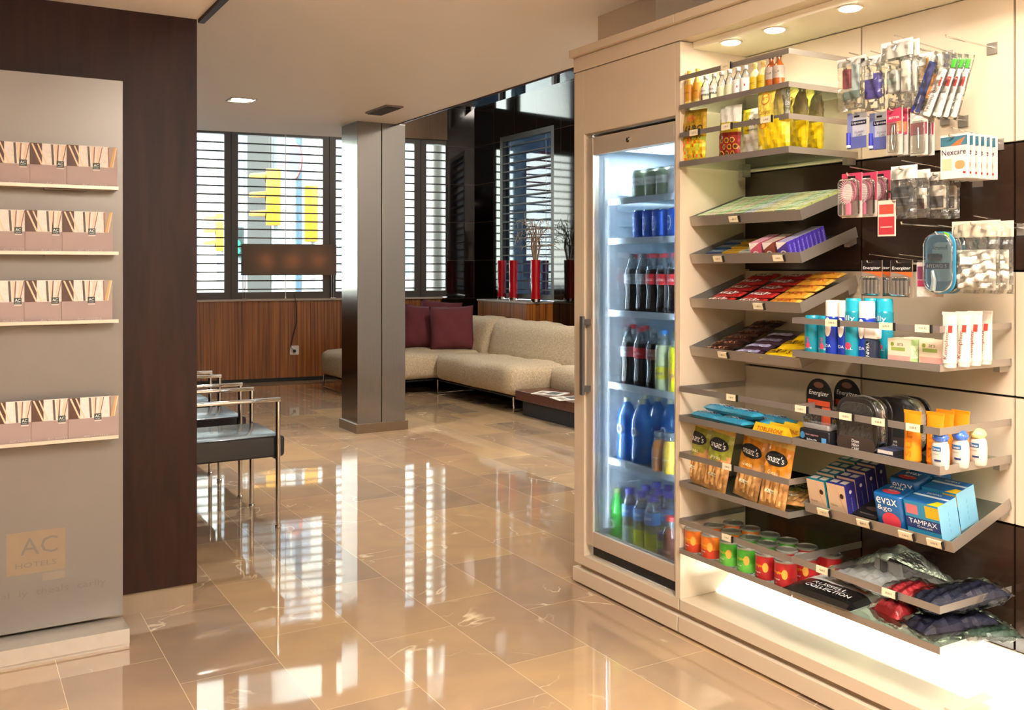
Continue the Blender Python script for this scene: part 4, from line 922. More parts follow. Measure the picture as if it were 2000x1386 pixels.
row('cb', can('#3c50a8', 'Zumo', '#b8d860', r=.027, h=.115, band='#6ab04a'), 'F6', (1283,), .05, .027, 'small blue and green can at the bottom of the fridge', 'can', g)
row('tea', bottle([(.9, 0), (1, .04), (1, .55), (.95, .66), (.66, .78), (.66, .94)], '#6a3a30', '#b83a34', '#74443a', (.14, .5), 'Tea', '#e8d8b0', .016, H=.19, r=.031, capr=.022), 'F6', (1294,), .035, .031, 'brown iced tea bottle with red cap at the bottom right of the fridge', 'bottle', g)
# ---------------------------------------------------------------- T1 miniatures
CG = glassy('#eef2ee', .14, .12, .03)
def mini(body, capc, labc, txt, tc, labz=(.18, .62), r=.0175, h=.1):
    return bottle([(.9, 0), (1, .03), (1, .6), (.75, .72), (.42, .82), (.4, .95)], body, capc, labc, labz, txt, tc, .008, H=h, r=r, fill=2, capr=.0085, caph=.012, clear=body if not isinstance(body, str) else None)
g = 'miniature bottles on the top shelf'
ms = [('mA', mini(CG, '#e0d890', '#e6dc8a', '', '#ffffff'), (1326,), 'pale yellow miniature bottle at the far left of the top shelf', .1),
      ('mB', mini('#d8b860', '#d8b83a', '#c98a14', 'RON', '#5a1a0a', h=.134), (1337.5, 1353.5), 'gold-capped miniature bottle with orange label, # one', .12),
      ('mC', mini(CG, '#c8c8c4', '#e8e8e2', 'Ginebra', '#1a1a1a', (.35, .6)), (1369, 1385), 'clear miniature bottle with black lettering, # one', .1),
      ('mD', mini(CG, '#d4d4d0', '#d8dcb8', '=', '#4a5030', (.1, .5), r=.016), (1400, 1415), 'clear miniature bottle with small pale green label, # one', .1),
      ('mE', mini(CG, '#e6e6e2', '#f2ece8', 'I I', '#b0201c', (.1, .6)), (1431.5, 1446), 'clear miniature bottle with red figure on white label, # one', .1),
      ('mF', mini('#e8dca0', '#d8c880', '#d8b414', 'DYC', '#3a2a10', (.1, .55)), (1464, 1480), 'miniature bottle with bright yellow label, # one', .1),
      ('mG', mini('#a85410', '#2a1a12', '#b0a090', '~', '#4a3a2a', (.3, .66), r=.019, h=.112), (1496, 1511), 'amber-brown miniature bottle at the right end, # one', .11)]
for key, fn, pls, lab, h in ms: row(key, fn, 'T1', pls, .04, .0175, lab, 'bottle', g)
# ---------------------------------------------------------------- T2 sweet bags
GOLD = M('#b08a1c', .25, .25, noise=.2, scale=40, coat=.4); GUM = M('#e0a81a', .35, noise=.35, scale=90, coat=.4); GUM2 = M('#e06a1c', .35, noise=.3, scale=90, coat=.4); GUM3 = M('#d8cf2a', .35, noise=.3, scale=90, coat=.4); GUM4 = M('#b8c84a', .35, noise=.3)
rz_ = random.Random(3); gz = [[rz_.choice([GUM, GUM, GUM3, GUM2, GUM4]) for _ in range(16)] for _ in range(18)]
z1 = lambda a, b: GOLD if b > .48 else gz[int(a*14)][int(b*16)]
def d1(c, mp): c.text('HARIBO', mp, 0, .128, .028, INK, .112, slant=.03); c.text('GOLDBAREN', mp, 0, .1, .012, INK, .1); c.disc(mp, 0, .168, .022, .012, M('#c8762a', .4))
gg = 'sweet bags on the second shelf'
def at(key, fn, k, pl, w, y, lab, cat, group, **kw): return put(key, fn, S[k], X(k, pl, y)+w/2, y, lab, cat, group, **kw)
at('hb', standbag(.13, .2, .035, z1, d1, 1), 'T2', 1331, .128, .035, 'gold sweet bag with black lettering and mixed fruit gums', 'snack bag', gg, ry=3)
RB = M('#8e2018', .35, noise=.1, coat=.4); YB = M('#c8b41c', .35, noise=.1); CW = M('#e8e6da', .35, noise=.05, coat=.4)
z2 = lambda a, b: CW if b > .68 else (YB if b > .52 else RB)
def d2(c, mp):
    for i in range(3):
        for j in range(3):
            x, z = -.026+.026*i+(.013 if j % 2 else 0), .022+.023*j
            c.disc(mp, x, z, .0105, .0105, M('#c89a3a', .4), 6); c.disc(lambda a, b: (mp(a, b)[0], mp(a, b)[1]-.0006, b), x, z, .0065, .0065, M('#5a2a16', .4), 12)
at('hc', standbag(.105, .19, .03, z2, d2, 2), 'T2', 1404, .105, .04, 'dark red honeycomb-patterned sweet bag with clear top', 'snack bag', gg, ry=3)
z3 = lambda a, b: CW if a > .45 or b < .5 else YB
def d3(c, mp): c.text('HARIBO', mp, .005, .125, .025, INK, .075); c.text('liquorice', mp, .005, .1, .01, INK, .06)
at('hd', standbag(.095, .175, .028, z3, d3, 3), 'T2', 1452, .095, .09, 'pale sweet bag half hidden behind the yellow snack bag', 'snack bag', gg)
YF = M('#d8ba10', .4, noise=.22, scale=50, coat=.3); YL = M('#e4cf58', .4, noise=.05)
z4 = lambda a, b: YF if b < .47 else (YL if a < .62 else FILM())
def d4(c, mp):
    c.disc(mp, -.02, .178, .019, .019, M('#c8601c', .4), 24); q = lambda a, b: (mp(a, b)[0], mp(a, b)[1]-.0006, b)
    c.disc(q, -.02, .178, .016, .016, YL, 24); c.text('FRIT', lambda a, b: (q(a, b)[0], q(a, b)[1]-.0005, b), -.02, .178, .011, M('#c8501c', .4), .026)
    c.text('Caseras', mp, -.02, .135, .016, M('#a8780c', .4), .055); c.disc(mp, -.03, .09, .02, .009, M('#c84a1c', .4), 20, ring=.8)
at('fr', standbag(.14, .215, .045, z4, d4, 4), 'T2', 1481, .14, .02, 'yellow potato snack bag with round orange emblem, front one', 'snack bag', gg)
for i, (vv, yy) in enumerate(((.445, .13), (.44, .21))):
    put('fr', None, S['T2'], vv, yy, 'yellow potato snack bag with orange emblem, %s behind the front one' % ['just', 'farther'][i], 'snack bag', gg, rz=-25)
# ---------------------------------------------------------------- T3 gum packs
gcol = [('#8aa86a', '#dfe6d2'), ('#c8b0a0', '#e6ded2'), ('#7fae5a', '#dfe8d0'), ('#c89a8a', '#e8dcd4'), ('#6a9a50', '#d8e4cc'), ('#9aa0b8', '#e2e2e8'), ('#b89a50', '#e6dfc8'), ('#d0c070', '#e8e4cc'), ('#78a060', '#dce6d2'), ('#b0b870', '#e4e6cc')]
names_ = ['green', 'pale brown', 'bright green', 'pinkish', 'dark green', 'grey-violet', 'ochre', 'yellow', 'leaf green', 'lime']
for i, (a, b_) in enumerate(gcol):
    def fn(a=a, b_=b_):
        c = MB(); c.box(-.0215, .0215, 0, .078, 0, .016, M(a, .3, noise=.15, scale=80, coat=.4), M(b_, .3, noise=.2, scale=80, coat=.4)); tp = top(.0165)
        c.quad(tp, [(-.0215, .01), (.0215, .03), (.0215, .048), (-.0215, .028)], M(a, .3, noise=.15, scale=80, coat=.4)); c.rect(front(-.0005), -.015, .015, .003, .013, M('#3a4a38', .4))
        c.text('Orbit', tp, 0, .056, .012, M('#4a7a3a', .4), .03); return c.build('chewing_gum')
    for j in range(3): put('gum%d' % i, fn, S['T3'], .05+i*.0475, .012+j*.084, '%s chewing gum pack on the top tilted shelf, %s row' % (names_[i], ['front', 'middle', 'back'][j]), 'chewing gum', 'chewing gum packs', z=.012)
# ---------------------------------------------------------------- T4
def flatpack(a, tp_, txt, tc):
    def fn():
        c = MB(); c.box(-.042, .042, 0, .036, 0, .011, M(a, .3, noise=.15, coat=.4), M(tp_, .3, noise=.2, scale=70, coat=.4)); c.text(txt, top(.0116), 0, .018, .016, M(tc, .4), .06); return c.build('chewing_gum')
    return fn
for i, (a, b_, nm, tc) in enumerate((('#28426a', '#3a5a7a', 'blue', '#d8dce0'), ('#b88a1c', '#c8a030', 'yellow', '#5a3010'), ('#b8b8a8', '#d0d0c4', 'silvery', '#4a5a40'))):
    for j in range(4): put('fp%d' % i, flatpack(a, b_, ['Trident', 'Frutas', 'Menta'][i], tc), S['T4'], .06+i*.085+j*.004, .012+j*.046, 'flat %s gum packet on the second tilted shelf, %s from the front' % (nm, ORD[j]), 'chewing gum', 'flat gum packets', z=.0045*j)
for i, (a, sd, tp_, nm, n) in enumerate((('#c05a70', '#a8485e', '#e0a0b0', 'pink', 5), ('#8a4a38', '#7a3c30', '#c8b0a0', 'brown', 5), ('#4a3a90', '#4832a8', '#b0a8c8', 'purple', 9))):
    def fn(a=a, sd=sd, tp_=tp_):
        c = MB(); c.box(-.024, .024, 0, .0185, 0, .06, M(a, .35, noise=.1, coat=.3), M(tp_, .4), M(sd, .35, noise=.05, coat=.3)); f = front(-.0006)
        c.quad(f, [(-.024, .035), (.024, .06), (-.024, .06)], M('#e8e0dc', .4)); c.disc(f, .0, .022, .013, .01, M('#e8dcd0', .4), 12, ring=.6); c.text('Smint', right(.0246), .009, .03, .006, M('#c8c0e8', .4), .04, up=True); return c.build('mint_box')
    for j in range(n): put('mb%d' % i, fn, S['T4'], .325+i*.062, .012+j*.0205, '%s mint box on the second tilted shelf, %s from the front' % (nm, ORD[j]), 'sweets box', 'mint boxes', rx=0)
# ---------------------------------------------------------------- T5, T6 bars
def kk(c, mp): c.disc(mp, 0, .0275, .03, .017, M('#e8dcd4', .35), 20, ring=.75)
for col_, x0 in ((0, .115), (1, .27)):
    for j in range(5): put('kit', bar(.13, .048, .016, '#981c1c', 'KitKat', '#f0e8e0', ends='#b83028', seed=3, extra=kk, name='wafer_bar'), S['T5'], x0+j*.01, .01+j*.05, 'red wafer bar in the %s stack, %s from the front' % (['left', 'middle'][col_], ORD[j]), 'chocolate bar', 'red wafer bars', z=.001+.006*j, rz=6)
for j in range(5): put('twx', bar(.13, .05, .02, '#c88a2c', 'TWIX', '#a81c1c', ends='#d8a84c', seed=8, name='biscuit_bar'), S['T5'], .425+j*.006, .01+j*.05, 'gold biscuit bar with red lettering, %s from the front' % ORD[j], 'chocolate bar', 'gold biscuit bars', z=.001+.007*j, rz=5)
for j in range(6): put('mar', bar(.14, .04, .02, '#2c1410', 'MARS', '#b87a58', seed=5), S['T6'], .11+j*.012, .008+j*.043, 'dark brown chocolate bar at the left of the lowest tilted shelf, %s from the front' % ORD[j], 'chocolate bar', 'dark chocolate bars', z=.001+.005*j, rz=8)
for j in range(4): put('mil', bar(.12, .044, .018, '#3a2430', 'Snickers', '#e0d8e8', seed=6, extra=lambda c, mp: c.rect(mp, -.05, .05, .012, .034, M('#8f88a8', .35), 8)), S['T6'], .265+j*.01, .008+j*.046, 'brown and white chocolate bar in the middle, %s from the front' % ORD[j], 'chocolate bar', 'brown and white bars', z=.001+.004*j, rz=6)
for j in range(3): put('mms', bar(.13, .075, .024, '#d8b010', "m&m's", '#3a1c10', seed=9, name='sweet_packet'), S['T6'], .415+j*.012, .006+j*.07, 'yellow sweet packet with dark lettering, %s from the front' % ORD[j], 'sweet packet', 'yellow sweet packets', z=.001+.006*j, rz=8)
# ---------------------------------------------------------------- T7 biscuits and triangular chocolate
def oreo(c, mp): c.disc(mp, .03, .03, .02, .014, M('#2a2048', .4), 16); c.disc(mp, -.052, .03, .012, .012, M('#c8dce8', .4), 12)
k_ = 0
for x0, y0_, zz in ((.095, .03, 0), (.12, .105, 0), (.14, .18, .0), (.235, .02, .0), (.26, .095, 0), (.285, .17, 0), (.25, .05, .027), (.13, .06, .027)):
    put('ore', bar(.15, .06, .03, '#2c86a8', 'OREO', '#e8f0f4', ends='#3a9ab8', seed=2, extra=oreo, name='biscuit_pack'), S['T7'], x0, y0_, 'turquoise biscuit pack on the flat shelf, %s' % ['front left', 'middle left', 'back left', 'front centre', 'middle centre', 'back centre', 'lying on top at the centre', 'lying on top at the left'][k_], 'biscuit pack', 'turquoise biscuit packs', z=zz, rz=-4); k_ += 1
def tob():
    c = MB(); m = M('#dcae1e', .4, noise=.03, coat=.2); c.prism([(0, 0), (.036, 0), (.018, .034)], -.0775, .0775, m, 'x')
    sl = lambda a, b: (a, b*.466-.0012, b*.885+.0005); c.text('TOBLERONE', sl, .0, .019, .014, M('#a8281c', .4), .12); return c.build('chocolate_box')
for j, (dx, dy) in enumerate(((0, 0), (.055, .04), (.1, .085), (.135, .13))): put('tob', tob, S['T7'], X('T7', 1466, .012)+.078+dx*.5, .012+dy, 'yellow triangular chocolate box, %s from the front' % ORD[j], 'chocolate box', 'triangular chocolate boxes', rz=-3)
# ---------------------------------------------------------------- T8 breadsticks
def snatt(gc, nm, txt):
    A = M(gc, .35, noise=.08, coat=.4); B = M('#b8844a', .45, noise=.35, scale=60, coat=.3); Cc = M('#d8b060', .4, noise=.1)
    def dz(c, mp):
        q = lambda a, b: (mp(a, b)[0], mp(a, b)[1]-.0008, b)
        c.disc(mp, -.002, .165, .05, .024, INK, 24); c.text("snatt's", q, -.002, .165, .024, WHITE, .075); c.text(txt, mp, -.005, .118, .016, M('#f0e8c0', .4), .045)
        for i in range(5): c.quad(q, [(-.045+i*.02, .02), (-.037+i*.02, .02), (-.034+i*.02+.006*(i % 2), .095), (-.044+i*.02, .095)], M('#d8a868', .5, noise=.2))
        c.rect(q, -.025, .025, .052, .064, M('#e8dcb8', .4), 4); c.text('Palitos', lambda a, b: (q(a, b)[0], q(a, b)[1]-.0006, b), 0, .058, .008, INK, .03)
    def zone(a, b): return Cc if b > .9 else (A if b > .42+.25*abs(a-.4) else B)
    return standbag(.118, .235, .03, zone, dz, 7, name='breadstick_bag')
for i, (pl, key, gc, nm, y, ry) in enumerate(((1326, 'sn0', '#8a8a28', 'olive-green', .06, 5), (1366, 'sn0', '#8a8a28', 'olive-green', .035, 5), (1417, 'sn1', '#c8801c', 'orange', .05, 7), (1467, 'sn1', '#c8801c', 'orange', .02, 4))):
    put(key, snatt(gc, nm, 'pipas' if i < 2 else 'Queso'), S['T8'], X('T8', pl+(14 if i > 1 else 6), y)+.058, y, '%s breadstick bag with black oval, %s one' % (nm, ['leftmost', 'second', 'left', 'right'][i] if i < 2 else ['', '', 'left', 'right'][i]), 'snack bag', 'breadstick bags', z=.0, ry=ry, rx=-9)
put('sn0', None, S['T8'], .47, .05, 'olive-green breadstick bag lying flat at the right end of its shelf', 'snack bag', 'breadstick bags', z=.02, rx=-86, rz=20)
# ---------------------------------------------------------------- T9 crisp cans
def crisp(a, b_, txt):
    def f():
        r = .0365; h = .083; t = thing('crisp_can'); c = MB(); A = M(a, .4, noise=.06, coat=.2); B = M(b_, .4, noise=.06, coat=.2)
        c.lathe([(r*.96, 0, SIL), (r*.96, .003, SIL), (r, .004, A), (r, .034, B), (r, h, A)], A, 28)
        w_ = wrap(r+.0007); c.text('Pringles', w_, -.009, .048, .011, M('#e8c020', .4), .034, slant=.15); c.text(txt, w_, -.012, .026, .006, WHITE, .024); c.disc(w_, .017, .045, .01, .016, M('#d8a040', .45, noise=.1), 16); c.text('40 g', w_, -.015, .014, .004, WHITE)
        c.build('body', t); c = MB(); c.lathe([(r+.0004, h-.003), (r+.0018, h-.003), (r+.0018, h+.003), (r-.002, h+.005), (r-.003, h+.002), (0, h+.002)], glassy('#e8ece0', .16, .35, .1), 28); c.build('lid', t); return t
    return f
ckinds = [('po', crisp('#d8701c', '#b83a1c', 'Paprika'), 'orange'), ('po', None, 'orange'), ('pg', crisp('#3c9a28', '#5aa83c', 'Sour Cream'), 'green'), ('pg', None, 'green'), ('pr', crisp('#b01c20', '#98181c', 'Original'), 'red'), ('pr', None, 'red')]
for j in range(3):
    for i, (key, fn, nm) in enumerate(ckinds):
        x = XC('T9', (1338, 1370, 1406, 1440, 1476, 1513)[i], .045, .0365)
        put(key, fn, S['T9'], x+.01*j, .045+j*.085, '%s crisp can in the %s row of the lowest shelf, %s of its pair' % (nm, ['front', 'middle', 'back'][j], ['left', 'right'][i % 2]), 'crisp can', 'crisp cans', rz=12)
put('pr', None, S['T9'], .512, .215, 'red crisp can at the back right end of the lowest shelf, near the divider', 'crisp can', 'crisp cans', rz=20)
# ---------------------------------------------------------------- R1
TEAL = '#0f8296'; BLU = '#1434a0'
gg = 'toiletries on the right hand shelf'
def tuft(c, r, h): c.text('Gel', wrap(r+.001), 0, h*.34, .014, M('#c83a6a', .4), r*.9, up=True); c.disc(wrap(r+.001), .003, h*.22, .008, .009, M('#c8405a', .4), 8)
def petal(c, r, h): c.disc(wrap(r+.001), -.001, h*.52, .012, .03, M('#f0e6dc', .4), 20); c.text('IDA', wrap(r+.001), 0, h*.18, .009, WHITE)
def jelly(c, r, h): c.text('elly', wrap(r+.001), 0, h*.66, .02, WHITE, r*1.7); c.disc(wrap(r+.001), 0, h*.2, .011, .011, M('#d83c5a', .4), 8)
row('tl', aerosol(.026, .12, TEAL, '#1890a8', .12, 'styling', '#d0e8e8', tuft, name='gel_tube'), 'R1', (1572, 1599), .045, .026, 'short teal hair gel tube with pink print, # from the left', 'toiletry', gg)
row('wb', aerosol(.025, .17, BLU, '#f2eee6', .28, '', '#ffffff', petal), 'R1', (1612, 1637), .045, .025, 'blue spray can with white cap and white petal, # from the left', 'toiletry', gg)
row('jl', aerosol(.025, .178, '#0e8aa0', '#18a0b8', .2, 'GEL', '#ffffff', jelly), 'R1', (1651, ), .04, .025, 'teal shaving gel can with jelly lettering, front one', 'toiletry', gg)
row('wb', None, 'R1', (1677,), .05, .025, 'blue spray can with white cap between the teal cans', 'toiletry', gg)
row('jl', None, 'R1', (1686, 1712), .09, .025, 'teal shaving gel can behind the white roll-on, # of two', 'toiletry', gg)
def rollw():
    t = thing('roll_on'); c = MB(); c.lathe([(.02, 0), (.022, .004), (.022, .055), (.017, .06)], M('#20283a', .25, noise=.2, coat=.4), 20); c.text('NIVEA', wrap(.0228), 0, .03, .011, WHITE, .04, up=True); c.build('body', t)
    c = MB(); c.rbox(-.024, .024, -.014, .014, .061, .108, .008, M('#f2efe8', .3)); c.build('cap', t); return t
put('rw', rollw, S['R1'], XC('R1', 1690, .035, .022), .035, 'dark roll-on with white rectangular cap in front of the teal cans', 'toiletry', gg)
def soap(c, f, r_, t_):
    c.text('ara', f, .004, .052, .008, M('#5a6a3a', .5)); c.disc(f, -.022, .052, .006, .006, M('#7a8a30', .5), 12); c.rect(f, -.026, .02, .034, .044, M('#8a9a4a', .5)); c.rect(f, -.036, .036, .001, .02, M('#d89a90', .5, noise=.2))
    c.rect(r_, .002, .038, .014, .05, M('#cfe0b8', .4, noise=.15, scale=90)); c.text('x', r_, .02, .03, .02, M('#8ac070', .4))
sp_ = pack(.075, .045, .068, '#dcc4ac', '#e8d8bc', '#a8c88a', soap, 'soap_box')
for j, (pl, yy, nm) in enumerate(((1734, .02, 'front'), (1734, .075, 'second'), (1795, .05, 'right hand'))):
    at('soap', sp_, 'R1', pl, .075, yy, 'pink and green soap box, %s one of three' % nm, 'soap box', gg) if j != 1 else put('soap', sp_, S['R1'], X('R1', 1734, .02)+.042, .075, 'pink and green soap box, directly behind the front one', 'soap box', gg)
for i, pl in enumerate((1842, 1869, 1891, 1911)):
    put('kmt', tubep('#d9cdbd', 'Kemphor', '#8a3030', .044, .142, '#d9cdbd', '#b83a30', name='toothpaste_tube'), S['R1'], X('R1', pl, .03+i*.055)+.02, .03+i*.055, 'white toothpaste tube standing on its cap, %s from the left' % ORD[i], 'toothpaste', 'toothpaste tubes')
# ---------------------------------------------------------------- R2
def enr():
    t = thing('battery_pack'); K = Matrix.Diagonal((1.3, 1, 1.4, 1)); c = MB(); o = [(-.042, .0), (.042, 0), (.046, .08)]+[(.046*math.cos(a), .1+.04*math.sin(a)) for a in [PI*k/12 for k in range(0, 13)]]+[(-.046, .08)]
    c.prism(o, 0, .003, M('#1c1816', .35), 'y'); f = front(-.0006)
    c.text('Energizer', f, 0, .105, .014, WHITE, .07, slant=.2); c.rect(f, -.04, .04, .078, .09, M('#c84a28', .4)); c.disc(f, 0, .125, .018, .007, M('#6a4a38', .4), 16); c.rect(f, .012, .042, .004, .076, M('#d85a38', .4, noise=.1)); c.xform(K); c.build('card', t)
    c = MB()
    for i in range(4): c.tube([(-.03+i*.014, -.009, .01), (-.03+i*.014, -.009, .06)], .0065, M('#141212', .3, .3) if i % 2 else SIL, 10)
    c.xform(K); c.build('battery', t); c = MB(); c.rbox(-.042, .02, -.022, -.001, .004, .074, .014, glassy('#cfc8c0', .08, .04, .05, crinkle=.5), axis='y'); c.xform(K); c.build('blister', t); return t
at('enr', enr, 'R2', 1578, .09, .1, 'arched black and orange battery pack, left one', 'batteries', gg, rz=-8); at('enr', enr, 'R2', 1632, .09, .17, 'arched black and orange battery pack, right one behind', 'batteries', gg, rz=-8)
def polish():
    t = thing('shoe_polish'); c = MB(); c.rbox(-.06, .06, 0, .05, 0, .048, .008, M('#1c1c22', .25, noise=.05, coat=.4), axis='y'); f = front(-.0008)
    c.disc(f, -.046, .026, .01, .011, M('#3a78a8', .4), 16); c.text('kiwi express', f, -.008, .03, .008, M('#d8a0a0', .4), .05); c.text('black', f, -.008, .016, .006, WHITE, .04); c.rect(f, .03, .048, .01, .026, M('#5a9ad8', .4)); c.build('body', t)
    c = MB(); c.rbox(-.05, .055, .002, .048, .0485, .066, .008, glassy('#d8d8d8', .2, .35), axis='z'); c.build('lid', t); return t
at('pol', polish, 'R2', 1561, .12, .012, 'black shoe polish box with clear grey top', 'shoe polish', gg)
def wash():
    t = thing('toiletry_bag'); w, h, d = .145, .165, .075; DK = M('#241f1d', .35, noise=.05, coat=.2); c = MB()
    c.rbox(-w/2, w/2, 0, .006, 0, h, .045, DK, n=6, axis='y'); c.rbox(-w/2+.012, w/2-.012, -.002, .0, .012, h-.014, .036, glassy('#a8a4a0', .07, .08, .05, crinkle=.3), n=6, axis='y')
    c.rbox(-w/2, w/2, d-.006, d, 0, h, .045, DK, n=6, axis='y'); c.build('frame', t)
    c = MB(); c.rbox(-w/2+.002, w/2-.002, .0062, d-.0062, .002, h-.002, .043, glassy('#5a5654', .07, .35, .08, crinkle=.4), n=6, axis='y'); c.build('gusset', t)
    c = MB(); c.rbox(-w/2+.003, w/2-.003, -.003, -.0021, .003, .048, .02, M('#3a2f2a', .4), axis='y'); f = front(-.0036); c.text('Dove', f, 0, .036, .01, WHITE, .026); c.text('MEN+', f, 0, .024, .008, WHITE, .026); c.text('CARE', f, 0, .013, .008, WHITE, .026); c.build('label', t)
    c = MB(); c.lathe([(.014, .05), (.014, .085), (.008, .09), (0, .09)], M('#c8d8dc', .3), 14, .01, .02); c.lathe([(.013, .05), (.013, .1), (0, .1)], M('#3a6a8a', .3), 14, -.035, .02); c.lathe([(.011, .05), (.011, .08), (0, .08)], M('#d8c8b0', .3), 14, .042, .02); c.build('contents', t)
    c = MB(); c.tube([(w/2*math.cos(a)*.97, d/2, h-.045+.045*math.sin(a)+.002) for a in [PI*k/14 for k in range(15)]], .003, M('#8a8480', .3, .6), 6); c.build('zip', t); return t
at('wash', wash, 'R2', 1634, .145, .02, 'black see-through toiletry bag with white lettering, front left one', 'toiletry bag', gg); put('wash', wash, S['R2'], X('R2', 1708, .12)+.07, .12, 'black see-through toiletry bag behind, right of the first', 'toiletry bag', gg)
for j in range(2): at('flt', pack(.06, .075, .014, '#22263a', '#303a5a', '#1a1a20', lambda c, f, r_, t_: (c.rect(f, -.026, .026, .002, .012, M('#c8c0b8', .4)), c.text('mild', t_, 0, .04, .02, SIL, .045)), 'flat_box'), 'R2', 1712, .06, .012, 'flat dark blue box before the toiletry bag, %s of two' % ['lower', 'upper'][j], 'box', gg, z=.0145*j)
for i, pl in enumerate((1766, 1796, 1820, 1850)):
    put('sun', tubep('#e88a14', 'sun', '#c86a08', .056, .142, '#e07a10', name='cream_tube'), S['R2'], X('R2', pl, (.03, .03, .1, .13)[i])+.028, (.03, .06, .12, .15)[i], 'orange sun cream tube, %s from the left' % ORD[i], 'sun cream', 'orange tubes')
def sanex(ball):
    def f():
        t = thing('roll_on_deodorant'); c = MB(); n = 24; vs = []
        P = [(.018, 0), (.023, .004), (.025, .02), (.0255, .05), (.023, .07), (.0185, .078)]
        for r_, z in P: vs += [(r_*math.cos(2*PI*k/n), .72*r_*math.sin(2*PI*k/n), z) for k in range(n)]
        c.add(vs, [(i*n+k, i*n+(k+1) % n, (i+1)*n+(k+1) % n, (i+1)*n+k) for i in range(len(P)-1) for k in range(n)], M('#cdc6ba', .35, coat=.2), True)
        w_ = lambda a, b: (a, -.72*math.sqrt(max(0, .0262**2-a*a))-.0004, b); w2 = lambda a, b: (a, w_(a, b)[1]-.0005, b)
        c.rect(w_, -.014, .013, .052, .064, M('#1c5a8a', .4), 8); c.text('Sanex', w2, -.0005, .058, .007, WHITE, .022); c.text('dermo', w_, -.002, .044, .004, M('#8a6a5a', .4), .02); c.rect(w_, -.006, .013, .024, .029, M('#2a3a6a', .4), 6); c.build('body', t)
        c = MB(); R_ = .022; c.lathe([(.0185, .0785)]+[(R_*math.cos(a), .086+R_*.85*math.sin(a)) for a in [PI/2*k/8 for k in range(8)]]+[(0, .086+R_*.85)], M(ball, .2, noise=.01, coat=.5), 24); c.build('cap', t); return t
    return f
row('snb', sanex('#3a6ac8'), 'R2', (1819, ), .03, .0255, 'white roll-on deodorant with blue cap, nearest the shelf corner', 'deodorant', gg)
row('snb', None, 'R2', (1858, ), .1, .0255, 'white roll-on deodorant with blue cap, second from the left', 'deodorant', gg)
row('sng', sanex('#c8cf8a'), 'R2', (1893,), .17, .0255, 'white roll-on deodorant with pale green cap', 'deodorant', gg)
# ---------------------------------------------------------------- R3
def hyg(tc, nm):
    def deco(c, f, r_, t_):
        c.quad(f, [(.0, .095), (.012, .05), (.03, .0), (.034, .0), (.034, .095)], M('#c89a7a', .5)); c.disc(f, .02, .065, .0075, .0085, M('#3a1c14', .4), 14); c.text(nm, f, -.014, .03, .008, M('#6a4a3a', .5), .026)
        c.rect(t_, -.03, -.004, .012, .034, M('#d8cdc4', .5)); c.rect(t_, .006, .03, .012, .034, M('#d8cdc4', .5)); c.disc(r_, .023, .075, .006, .006, WHITE, 12); c.text('confort', r_, .023, .035, .005, M('#b8b8d8', .5), .045, up=True)
    return deco
for col_, (key, a, nm, txt, px) in enumerate((('ht', '#146a78', 'teal', 'Parogencyl', 1560), ('hp', '#2c2a78', 'purple', 'Hyalu', 1603))):
    for j in range(4): put(key, pack(.07, .046, .1, '#cdb092', a, a, hyg(a, txt), 'hygiene_box'), S['R3'], (.048, .124)[col_], .012+j*.05+.004*col_, '%s hygiene box on the tilted right shelf, %s from the front' % (nm, ORD[j]), 'hygiene box', nm+' hygiene boxes', rx=-6)
def blk(c, f, r_, t_): c.disc(t_, 0, .05, .026, .012, M('#4a3a32', .4), 20); c.disc(lambda a, b: (t_(a, b)[0], t_(a, b)[1], t_(a, b)[2]+.0004), .016, .05, .006, .005, M('#c8c0b8', .3), 12); c.text('intimo', t_, 0, .018, .006, M('#8a8078', .4), .05)
for j in range(2): put('blk', pack(.085, .1, .022, '#100e0e', '#151212', '#0c0a0a', blk, 'flat_box'), S['R3'], .222, .012+j*.108, 'flat black box on the tilted right shelf, %s one' % ['front', 'back'][j], 'box', 'flat black boxes')
def evax():
    c = MB(); c.rbox(-.05, .05, 0, .075, 0, .11, .014, M('#0f5a9a', .25, noise=.12, scale=20, coat=.5)); f = front(-.001); c.text('evax', f, 0, .09, .02, WHITE, .07); c.text('&go', f, -.01, .066, .02, WHITE, .05); c.disc(f, .008, .03, .032, .027, M('#c83a4a', .4), 20)
    t_ = top(.1108); c.text('evax', t_, 0, .055, .013, WHITE, .05); c.disc(t_, 0, .026, .03, .014, M('#c83a4a', .4), 20); c.text('&go', top(.1114), 0, .032, .01, WHITE, .03); return c.build('pad_pack')
for j in range(2): put('evx', evax, S['R3'], .315, .012+j*.08, 'blue sanitary pad pack with red spot, %s one' % ['front', 'back'][j], 'pad pack', 'blue pad packs', z=.01*j, rx=-5)
put('evx', evax, S['R3'], .322, .175, 'blue sanitary pad pack with red spot, raised at the rear', 'pad pack', 'blue pad packs', z=.0, rx=-5)
def tamp(c, f, r_, t_):
    c.rect(f, -.055, .055, .03, .062, M('#14306a', .4)); c.text('TAMPAX', front(-.0011), .0, .051, .014, WHITE, .09); c.text('Compak', front(-.0011), .005, .037, .008, WHITE, .05); c.rect(f, -.05, -.012, .072, .1, M('#c87078', .4)); c.rect(f, .012, .055, .07, .105, M('#dca81c', .4)); c.rect(f, -.055, .055, 0, .012, M('#c8a028', .4))
    c.rect(t_, -.055, .055, .045, .055, M('#c8d4e0', .4)); c.text('TAMPAX', top(.1105+.0012), 0, .066, .009, WHITE, .05); c.quad(t_, [(.02, .0), (.055, 0), (.055, .028), (.035, .028)], M('#dcb41c', .4)); c.text('~ ~ ~ ~', r_, .04, .05, .003, M('#4a8ab0', .5), .06, up=True)
